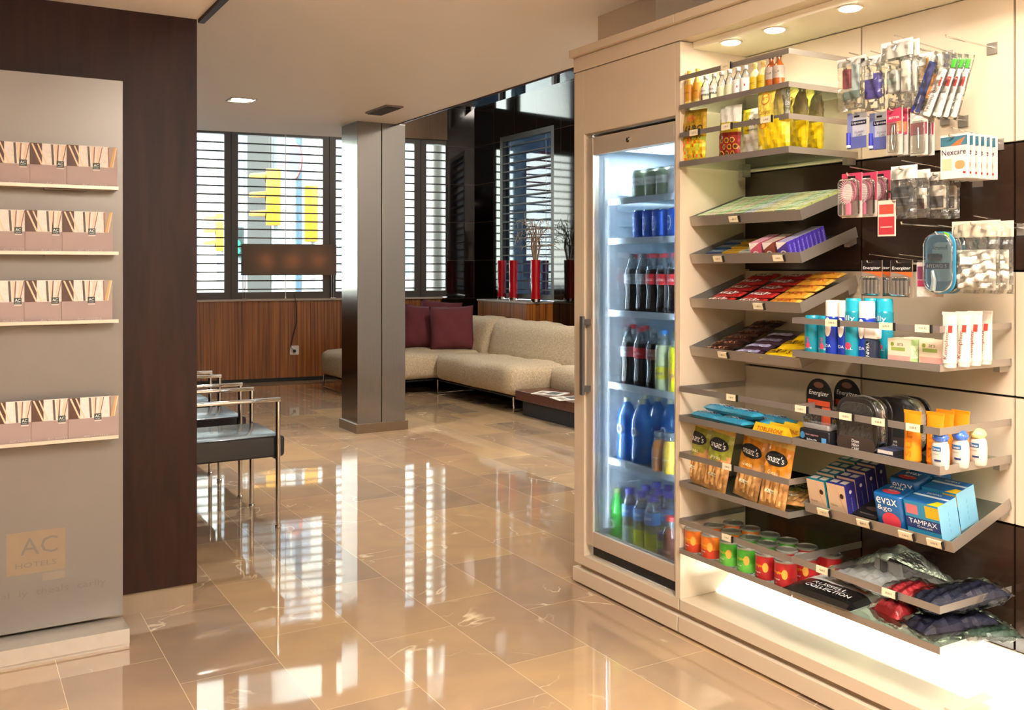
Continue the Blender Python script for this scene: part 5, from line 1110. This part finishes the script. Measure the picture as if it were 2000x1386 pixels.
for j in range(2): put('tmp', pack(.11, .082, .11, '#2a86b0', '#1c5a98', '#7cb8d8', tamp, 'tampon_box'), S['R3'], .43, .012+j*.086, 'blue tampon box with yellow corner, %s one' % ['front', 'rear'][j], 'tampon box', 'tampon boxes', rx=-5)
# ---------------------------------------------------------------- R4 clothing bags
def shirt():
    c = MB(); BK = M('#100e0e', .3, coat=.3, noise=.05); GR = M('#b8b4b0', .6, noise=.04)
    mp = c.bag(.25, .3, .045, lambda a, b: BK if b < .33 else GR, nx=16, nz=20, seed=4, wob=.0005, pw=6)
    c.text('RUSSELL', mp, -.0, .074, .02, WHITE, .12); c.text('COLLECTION', mp, .01, .046, .02, WHITE, .16); c.rect(mp, .06, .1, .11, .13, M('#c88a6a', .5), 4)
    c.v = [(x, z, -y+.026) for x, y, z in c.v]; return c.build('shirt_bag')
put('shirt', shirt, S['R4'], .12, -.03, 'grey shirt in a bag with black printed end, sticking over the lowest shelf edge', 'shirt', 'bagged clothes', rz=4)
def cshirt():
    t = thing('shirt_bag'); c = MB(); c.bag(.24, .26, .05, lambda a, b: M('#9a9a9e', .7, noise=.06), seed=6, wob=.004); c.v = [(x, z, -y+.025) for x, y, z in c.v]; c.build('shirt', t)
    c = MB(); c.prism([(-.05, .045), (.06, .045), (.05, .085), (-.045, .08)], .12, .13, M('#b8b8bc', .6), 'y'); c.build('collar', t)
    c = MB(); c.box(-.016, .012, .109, .1115, .03, .085, M('#2a241c', .4)); c.build('tag', t)
    c = MB(); n = 14; pk = lambda i, j: .05+.075*math.exp(-((i/n-.5)**2*10+(j/n-.62)**2*7))+.004*math.sin(i*2.1+j*1.3)
    vs = [(-.14+.28*i/n, .0+.27*j/n, pk(i, j) if 0 < i < n and 0 < j < n else .03) for j in range(n+1) for i in range(n+1)]
    c.add(vs, [(j*(n+1)+i, j*(n+1)+i+1, (j+1)*(n+1)+i+1, (j+1)*(n+1)+i) for j in range(n) for i in range(n)], FILM(), True); c.build('wrapper', t); return t
put('cshirt', cshirt, S['R4'], .2, .06, 'white shirt with dark tag in a puffed clear bag, behind the black-ended one', 'shirt', 'bagged clothes', z=.05, rz=-6)
def folded(col, w, l, d, seed, name='folded_garment'):
    def f():
        t = thing(name); c = MB(); c.bag(w, l, d, lambda a, b: M(col, .6, noise=.15, scale=20), seed=seed, wob=.003, pw=5); c.v = [(x, z, -y+d*.55+.003) for x, y, z in c.v]; c.build('cloth', t)
        c = MB(); c.bag(w+.02, l+.02, d+.016, lambda a, b: glassy('#fdfdfa', .03, 0, .1, crinkle=.3), seed=seed+3, wob=.0025, pw=5); c.v = [(x, z-.01, -y+d*.55+.003) for x, y, z in c.v]; c.build('wrapper', t); return t
    return f
put('redc', folded('#a02028', .1, .15, .06, 1), S['R4'], .33, .02, 'red folded garment in a clear bag on the lowest right shelf', 'garment', 'bagged clothes', rz=-8)
put('redd', folded('#a02028', .1, .13, .03, 5), S['R4'], .34, .05, 'second red garment lying on the first red one', 'garment', 'bagged clothes', z=.07, rz=-14, rx=4)
put('navy', folded('#12162e', .1, .26, .05, 2), S['R4'], .435, .01, 'navy blue garment in a clear bag beside the red one', 'garment', 'bagged clothes', rz=-14)
put('navy', None, S['R4'], .42, .05, 'dark navy garment in a clear bag leaning on the back, upper one', 'garment', 'bagged clothes', z=.055, rz=-20, rx=6)
put('green', folded('#1c3a2c', .09, .16, .02, 3), S['R4'], .475, .13, 'dark green garment in a clear bag at the right end', 'garment', 'bagged clothes', rz=-35, z=.005)
# ---------------------------------------------------------------- hooks and hanging goods
def hook(v, z, u, label, double=False):
    t = thing('display_hook', label, 'hook', 'steel display hooks', loc=(UB, v, z)); c = MB(); L_ = UB-u
    c.tube([(0, 0, 0), (-L_, 0, .006), (-L_-.002, 0, .012)], .0028, CHROME, 8); c.build('prong', t)
    c = MB(); c.box(-.004, -.0002, -.016, .016, -.02, .014, RAIL); c.build('back_plate', t)
    if double: c = MB(); c.tube([(-.002, 0, .012), (-L_+.01, 0, .03)], .002, CHROME, 6); c.build('price_arm', t)
    return t
def HS(px, py, u):      # frame of a hanging item: top centre seen at (px,py) on plane u
    return Matrix.Translation((u, V(px, u), Zp(px, py, u))) @ Matrix.Rotation(-PI/2, 4, 'Z')
I4 = 0
def hang(key, fn, px0, px1, py, u, label, cat, n=1, du=.012, ry=0, group='goods hanging on hooks', lab2=None, hk=None):
    global I4
    pc = (px0+px1)/2; v = (V(px0, u)+V(px1, u))/2; z = Zp(pc, py, u)
    for j in range(n):
        S_ = Matrix.Translation((u+j*du, v, z)) @ Matrix.Rotation(-PI/2, 4, 'Z')
        put(key, fn, S_, 0, 0, label if n == 1 else label+', '+(['foremost', 'second', 'third', 'fourth', 'fifth', 'sixth'][j])+' of its row', cat, group, ry=ry)
    if hk: hook(v, z-.012, u-.02, hk, double=True)
PK = '#b83a58'
# widths from columns: w = V(px0)-V(px1)
W = lambda a, b, u: V(a, u)-V(b, u)
H = lambda px, a, b, u: Zp(px, a, u)-Zp(px, b, u)
u = 2.40
def in_kit(c):
    c.rbox(-.05, -.02, -.004, .004, -.17, -.03, .003, M('#b8405a', .4), axis='y'); c.rbox(-.01, .04, -.005, .003, -.19, -.05, .003, M('#cfd8d8', .4), axis='y'); c.tube([(.05, 0, -.19), (.048, 0, -.03)], .004, M('#3a7a8a', .4))
def in_pur(c): c.rbox(-.035, .035, -.008, .008, -.17, -.07, .004, M('#3a2c98', .4, noise=.1), axis='y'); c.rect(front(-.009), -.03, .02, -.085, -.065, M('#e8e4dc', .5)); c.text('limpia', front(-.0094), -.005, -.075, .006, INK, .03)
def in_raz(c): c.rbox(-.045, .045, -.008, .006, -.15, -.05, .012, M('#cfd0c8', .35), axis='y'); c.rect(front(-.009), -.035, .035, -.12, -.1, M('#a8b8b0', .4)); c.rect(front(-.009), -.035, .02, -.09, -.075, WHITE)
def in_comb(c):
    Y_ = M('#b8862a', .4); c.box(.012, .022, -.003, .003, -.17, -.01, Y_)
    for i in range(34): c.box(-.012, .0118, -.0015, .0015, -.165+i*.0046, -.163+i*.0046, Y_)
hang('hk1', filmbag(W(1636, 1690, u), H(1660, 115, 215, u), .03, lambda c: (c.rbox(-.03, -.002, -.005, .005, -.09, -.03, .004, M('#a03c4a', .4), axis='y'), c.rbox(.004, .03, -.005, .005, -.1, -.02, .004, M('#c8dce0', .4), axis='y'), c.rbox(-.03, .03, -.004, .004, -.125, -.1, .004, M('#6a8078', .4), axis='y')), header=('#e8e4dc', .02), seed=1), 1636, 1690, 115, u, 'clear bag with red and pale toiletries at the upper left of the hooks', 'hanging pack', hk='display hook of the clear bag at the upper left')
hang('hk2', filmbag(W(1682, 1728, u), H(1700, 112, 216, u), .03, lambda c: (c.rbox(-.024, .028, -.008, .008, -.125, -.05, .004, M('#4030a0', .4, noise=.1), axis='y'), c.rect(front(-.009), -.022, .008, -.066, -.045, WHITE), c.text('sewing', front(-.0094), -.007, -.056, .005, INK, .024)), header=('#eceae4', .02), seed=2), 1682, 1728, 112, u, 'clear bag holding a purple pouch with white sticker', 'hanging pack', hk='display hook of the purple pouch')
hang('hk3', filmbag(W(1722, 1782, u), H(1750, 82, 212, u), .035, lambda c: (c.rbox(-.03, .01, -.01, .006, -.15, -.08, .012, M('#c8cac4', .3), axis='y'), c.rect(front(-.011), -.026, .006, -.125, -.105, M('#9aa8a0', .4)), c.rbox(.018, .045, -.006, .004, -.15, -.06, .004, M('#dcd8cc', .4), axis='y')), header=('#f0ece4', .045), seed=3), 1722, 1782, 82, u, 'clear bag with white card and grey travel case', 'hanging pack', n=2, du=.03, hk='display hook of the grey travel case')
hang('hk4', filmbag(W(1783, 1822, 2.44), H(1800, 110, 222, 2.44), .02, in_comb, header=('#ece8e0', .03), seed=4), 1783, 1822, 108, 2.44, 'ochre comb in a clear bag right of the travel case', 'hanging pack', n=2, du=.04, hk='display hook of the ochre comb')
# toothbrush kits
def kit(bl):
    def f():
        t = thing('toothbrush_kit'); c = MB(); w, h = .072, .185
        c.bag(w, h, .022, lambda a, b: FILM(), seed=5, wob=.002); c.v = [(x, y, z-h) for x, y, z in c.v]; c.build('wrapper', t)
        c = MB(); 
        if bl: c.prism([(-.034, -.18), (-.006, -.18), (-.012, -.03), (-.034, -.03)], -.004, .0, M('#2a3a90', .4, noise=.1), 'y'); c.text('Kemphor', front(-.0046), -.021, -.15, .008, WHITE, .045, up=True); c.rect(front(-.0046), -.004, .02, -.13, -.06, M('#d8862a', .4)); c.text('kemp', front(-.005), .008, -.095, .012, WHITE, .055, up=True)
        c.rbox(-.002+(.012 if bl else -.016), .034, -.0085, -.0045, -.178, -.04, .004, M('#d8d6d0', .35), axis='y'); c.text('Kemphor', front(-.0089), (.02 if bl else .006), -.12, .012, M('#5a3a4a', .5), .075, up=True); c.rect(front(-.0089), (.025 if bl else .016), .031, -.09, -.062, M('#b83a30', .4)); 
        if not bl: c.rbox(.012, .028, -.008, .0, -.038, -.012, .004, M('#4ab83a', .3), axis='y')
        c.build('tube', t); return t
    return f
ub = 2.43; vk = 1.69; zk = Zp(1880, 96, ub)
for j, (bl, dv, ry_) in enumerate(((1, .03, 24), (0, .005, 20), (0, -.014, 19), (0, -.034, 17))):
    S_ = Matrix.Translation((ub+.018*j, vk+dv*.4, zk)) @ Matrix.Rotation(-PI/2, 4, 'Z')
    put('kit%d' % bl, kit(bl), S_, 0, 0, ['blue and orange toothbrush kit hanging foremost at the upper right', 'white toothpaste kit hanging tilted, second at the upper right', 'white toothpaste kit hanging tilted, third at the upper right', 'white toothpaste kit with green cap, rearmost at the upper right'][j], 'toothbrush kit', 'toothbrush kits', ry=ry_)
hook(1.69, Zp(1880, 82, 2.5), 2.424, 'display hook of the tilted toothbrush kits at the upper right')
# second row
def lip(c, f):
    w, h = .072, .112; c.rect(f, -w/2, w/2, -h, -.075, M('#5a62a0', .45)); c.rect(f, -w/2, -w/2+.02, -.075, 0, M('#8088b8', .45)); c.rect(front(-.0011), -.022, .036, -.04, -.026, M('#1a1c3a', .4)); c.text('Liposan', front(-.0015), .006, -.033, .009, WHITE, .048)
    c.text('CLASSIC', front(-.0012), .01, -.062, .006, M('#5a3a5a', .5), .036); c.text('CARE', front(-.0012), .01, -.071, .006, M('#5a3a5a', .5), .022); c.tube([(-.026, -.007, -.1), (-.026, -.007, -.062)], .0065, M('#3038b0', .3), 12); c.tube([(-.026, -.007, -.1005), (-.026, -.007, -.108)], .0068, WHITE, 12)
for j in range(3): hang('lip', card(.072, .112, '#b8bcc8', lip, 'lip_balm_card'), (1646, 1690, 1700)[j], (1702, 1746, 1756)[j], 219, 2.42+.02*j, 'blue and white lip balm card, %s' % ['left one in front', 'right one half hidden', 'rear one mostly hidden'][j], 'lip balm', hk='display hook of the lip balm cards' if j == 0 else None)
def twz(c, f):
    c.rect(f, -.026, .026, -.078, -.0, M(PK, .45)); c.text('BETTER', front(-.0011), 0, -.028, .006, WHITE, .036); c.rect(front(-.0011), .008, .024, -.07, -.04, M('#d88a50', .45))
    for s_ in (-1, 1): c.tube([(s_*.003, -.004, -.05), (s_*.006, -.005, -.1), (0, -.005, -.128)], .0022, CHROME, 6)
hang('twz', card(.056, .138, '#cdc6ba', twz, 'tweezers_card', blister=(-.02, .02, -.132, -.042, .01)), 1722, 1772, 211, 2.40, 'pink card with steel tweezers below the travel case', 'tweezers', n=3, du=.025, hk='display hook of the pink tweezers card')
hang('twz2', card(.058, .13, '#d8d0c4', lambda c, f: (c.rect(f, -.027, .027, -.07, -.035, M('#a83250', .45)), c.rect(f, -.02, .018, -.022, -.004, WHITE), c.tube([(0, -.004, -.05), (.002, -.005, -.11)], .0022, CHROME, 6)), 'nail_file_card', blister=(-.024, .024, -.126, -.03, .01)), 1776, 1814, 216, 2.43, 'magenta and clear manicure card right of the tweezers', 'manicure card', n=2, du=.03, hk='display hook of the magenta manicure card')
# Nexcare
def nex(c, f):
    c.rect(f, -.041, .041, -.032, -.006, M('#3a6a7a', .45, noise=.2)); c.quad(front(-.0011), [(-.01, -.032), (.02, -.032), (.035, -.01), (.01, -.02)], M('#c86a3a', .45)); c.rect(f, -.041, .041, -.05, -.033, M('#c8c4be', .5)); c.text('Nexcare', front(-.0013), 0, -.05, .016, M('#1c1a40', .5), .074)
    c.rbox(.004, .034, -.0012, -.0008, -.098, -.075, .01, M('#d88a5a', .5), axis='y'); c.rect(f, -.036, -.006, -.1, -.068, M('#e0b890', .5)); c.rect(f, .028, .036, -.112, -.106, M('#c82a30', .5))
hang('nex', card(.084, .124, '#dcd2c6', nex, 'plaster_pack', th=.008), 1838, 1889, 262, 2.43, 'white plaster pack with orange plasters printed', 'plasters', n=6, du=.026, hk='display hook of the plaster packs')
# hairbrushes
def brush():
    t = thing('hairbrush_card'); w, h = .075, .135; c = MB(); c.box(-w/2, w/2, 0, .001, -h, 0, M('#d8cabc', .45)); c.rect(front(-.0005), -w/2, w/2, -.085, 0, M(PK, .45)); c.rect(front(-.0009), -.014, .014, -.016, -.009, BLACKM); c.text('BETTER', front(-.0009), .0, -.023, .005, WHITE, .04); c.build('card', t)
    c = MB(); HPK = M('#d87898', .3); n = 24; vs = [(.026*math.cos(2*PI*k/n)-.006, y, -.058+.034*math.sin(2*PI*k/n)) for y in (-.012, -.003) for k in range(n)]
    c.add(vs, [(k, (k+1) % n, n+(k+1) % n, n+k) for k in range(n)]+[tuple(range(n))], HPK, True); c.rbox(-.014, .002, -.012, -.003, -.128, -.088, .004, HPK, axis='y'); c.build('brush', t)
    c = MB(); c.disc(front(-.0125), -.006, -.058, .019, .026, M('#e8dcdc', .5), 20)
    for i in range(9):
        for j in range(11):
            x, z = -.0054+(i-4)*.0042, -.058+(j-5)*.0052
            if ((x+.006)/.018)**2+((z+.058)/.025)**2 < 1: c.box(x-.0005, x+.0005, -.02, -.0126, z-.0005, z+.0005, WHITE)
    for k in range(28): a = 2*PI*k/28; c.tube([(-.006+.02*math.cos(a), -.013, -.058+.027*math.sin(a)), (-.006+.03*math.cos(a), -.02, -.058+.037*math.sin(a))], .0007, WHITE, 4)
    c.build('bristles', t); c = MB(); c.rbox(-w/2+.002, w/2-.002, -.024, -.0012, -h+.002, -.018, .012, glassy('#f6f2f0', .05, .03, .05), axis='y'); c.build('blister', t); return t
for j in range(3): hang('brs', brush, (1640, 1672, 1700)[j], (1688, 1714, 1738)[j], (338, 337, 334)[j], 2.36+.04*j, 'pink hairbrush on a pink card, %s from the left' % ORD[j], 'hairbrush', hk='display hook of the pink hairbrushes' if j == 0 else None)
def shave(c): c.rbox(-.03, .03, -.014, .008, -.115, -.055, .01, M('#1c1c20', .4, noise=.1), axis='y'); c.rect(front(-.0145), -.028, .028, -.09, -.087, M('#6a6a70', .4))
hang('shv', filmbag(.085, .15, .04, shave, seed=7, header=('#f2efe8', .035)), 1742, 1790, 326, 2.38, 'clear bag with a black sponge, left one below the middle', 'hanging pack', hk='display hook of the black sponge bag')
hang('shw', filmbag(.06, .135, .03, lambda c: (c.rbox(-.018, .018, -.008, .006, -.11, -.05, .006, M('#c8beb2', .4), axis='y'), c.rbox(-.018, .018, -.009, -.008, -.11, -.08, .002, M('#4a3228', .4), axis='y')), seed=8, header=('#efe8dc', .02)), 1784, 1812, 334, 2.42, 'clear bag with a small white and brown shoe kit', 'hanging pack', n=1)
hang('shx', filmbag(.07, .13, .03, lambda c: (c.rbox(-.024, .024, -.008, .006, -.105, -.035, .006, M('#bfb4a4', .4), axis='y'), c.rbox(-.024, .024, -.009, -.008, -.1, -.066, .002, M('#3a2a22', .4), axis='y')), seed=9, header=('#e8e0d2', .02)), 1808, 1856, 338, 2.45, 'clear bag with brown and white shoe kit, right', 'hanging pack', n=2, du=.05, hk='display hook of the shoe kits')
hang('red', card(.062, .105, '#cdbfae', lambda c, f: (c.rect(f, -.027, .027, -.1, -.048, M('#a8323a', .4, noise=.1)), c.rect(f, -.025, .025, -.04, -.012, M('#b8483a', .4)), c.rect(front(-.0012), -.02, .02, -.08, -.076, M('#d89a90', .4))), 'condom_packet', hole=False), 1706, 1758, 391, 2.36, 'red paper sachet in clear film below the hairbrushes', 'sachet')
hook(V(1800, 2.45), Zp(1800, 442, 2.45), 2.36, 'empty display hook below the sponge bag'); hook(V(1800, 2.52), Zp(1800, 378, 2.45), 2.36, 'display hook behind the shoe kits')
# batteries, razor, shower caps
def bat(c, f):
    c.rect(f, -.036, .036, -.034, -.0, M('#16100e', .4)); c.text('Energizer', front(-.0012), 0, -.024, .011, WHITE, .062, slant=.2); c.quad(f, [(-.036, -.034), (.036, -.034), (.036, -.05), (.0, -.04), (-.036, -.055)], M('#d8642a', .4))
    for i in range(4): c.tube([(-.02+i*.0135, -.007, -.1), (-.02+i*.0135, -.007, -.06)], .0055, M('#8a8078', .3, .7), 10); c.tube([(-.02+i*.0135, -.007, -.0595), (-.02+i*.0135, -.007, -.052)], .0056, INK, 10)
for j in range(3): hang('bat', card(.076, .108, '#8a7a6a', bat, 'battery_card', blister=(-.034, .034, -.105, -.048, .016)), (1682, 1700, 1738)[j], (1724, 1742, 1784)[j], 508, 2.40+(.0, .03, .0)[j], 'black and orange battery card, %s from the left' % ORD[j], 'batteries', n=1, hk='display hook of the %s battery card' % ['left', '', 'right'][j] if j != 1 else None)
def razor():
    t = thing('razor_pack'); w, h = .095, .175; c = MB(); BL = M('#3a84a8', .3, noise=.2, scale=12); c.rbox(-w/2, w/2, 0, .004, -h, 0, .04, BL, n=7, axis='y'); c.rbox(-.025, .04, -.001, -.0002, -.14, -.03, .02, M('#a8c8d8', .3), n=5, axis='y')
    c.rect(front(-.0015), -w/2, .03, -.105, -.088, M('#1c2468', .4)); c.text('HYDRO 5', front(-.002), -.01, -.0965, .01, WHITE, .062); c.text('XtremeR', front(-.002), .0, -.045, .012, M('#1a1c3a', .4), .05, slant=.2); c.quad(front(-.0015), [(.01, -.0), (.028, -.006), (.036, -.03), (.024, -.022)], M('#7ac02c', .4)); c.build('card', t)
    c = MB(); c.tube([(-.018, -.008, -.165), (-.012, -.01, -.14), (-.018, -.01, -.11)], [.008, .007, .005], M('#d8d8d8', .2, .6), 10); c.rbox(-.03, .01, -.016, -.004, -.08, -.062, .004, M('#20242c', .3), axis='y'); c.build('razor', t)
    c = MB(); c.rbox(-w/2+.003, w/2-.003, -.02, -.0022, -h+.003, -.004, .038, glassy('#e8f2f4', .06, .03, .03), n=7, axis='y'); c.build('blister', t); return t
hang('raz', razor, 1802, 1872, 452, 2.40, 'blue razor blister pack with green leaf mark', 'razor', n=2, du=.04, hk='display hook of the blue razor packs')
hang('pnk', card(.065, .1, '#d8c4bc', lambda c, f: (c.rect(f, -.03, .005, -.05, -.012, M('#7a3a58', .4)), c.rect(f, -.03, .02, -.07, -.052, M('#a83a58', .4)), c.rect(f, -.03, .03, -.098, -.076, M('#e8dcd0', .4, noise=.2, scale=120))), 'cotton_bud_pack'), 1788, 1832, 512, 2.42, 'small pink printed packet behind the razor pack', 'hanging pack', n=2, du=.03)
def cap_(c):
    rnd = random.Random(2); c.bag(.115, .11, .035, lambda a, b: M('#d8d2c6', .6, noise=.08, scale=40), seed=9, wob=.003, nx=18, nz=18); c.v = [(x, y, z-.185) for x, y, z in c.v]; c.rect(front(-.024), -.03, .005, -.115, -.095, WHITE); c.text('shower cap', front(-.0245), -.0125, -.105, .004, INK, .028)
hang('shc', filmbag(.14, .195, .035, cap_, header=('#d8c8b0', .04), seed=11), 1868, 1945, 434, 2.42, 'clear bag with a white shower cap and beige header card', 'shower cap', n=2, du=.06, hk='display hook of the shower cap bags')
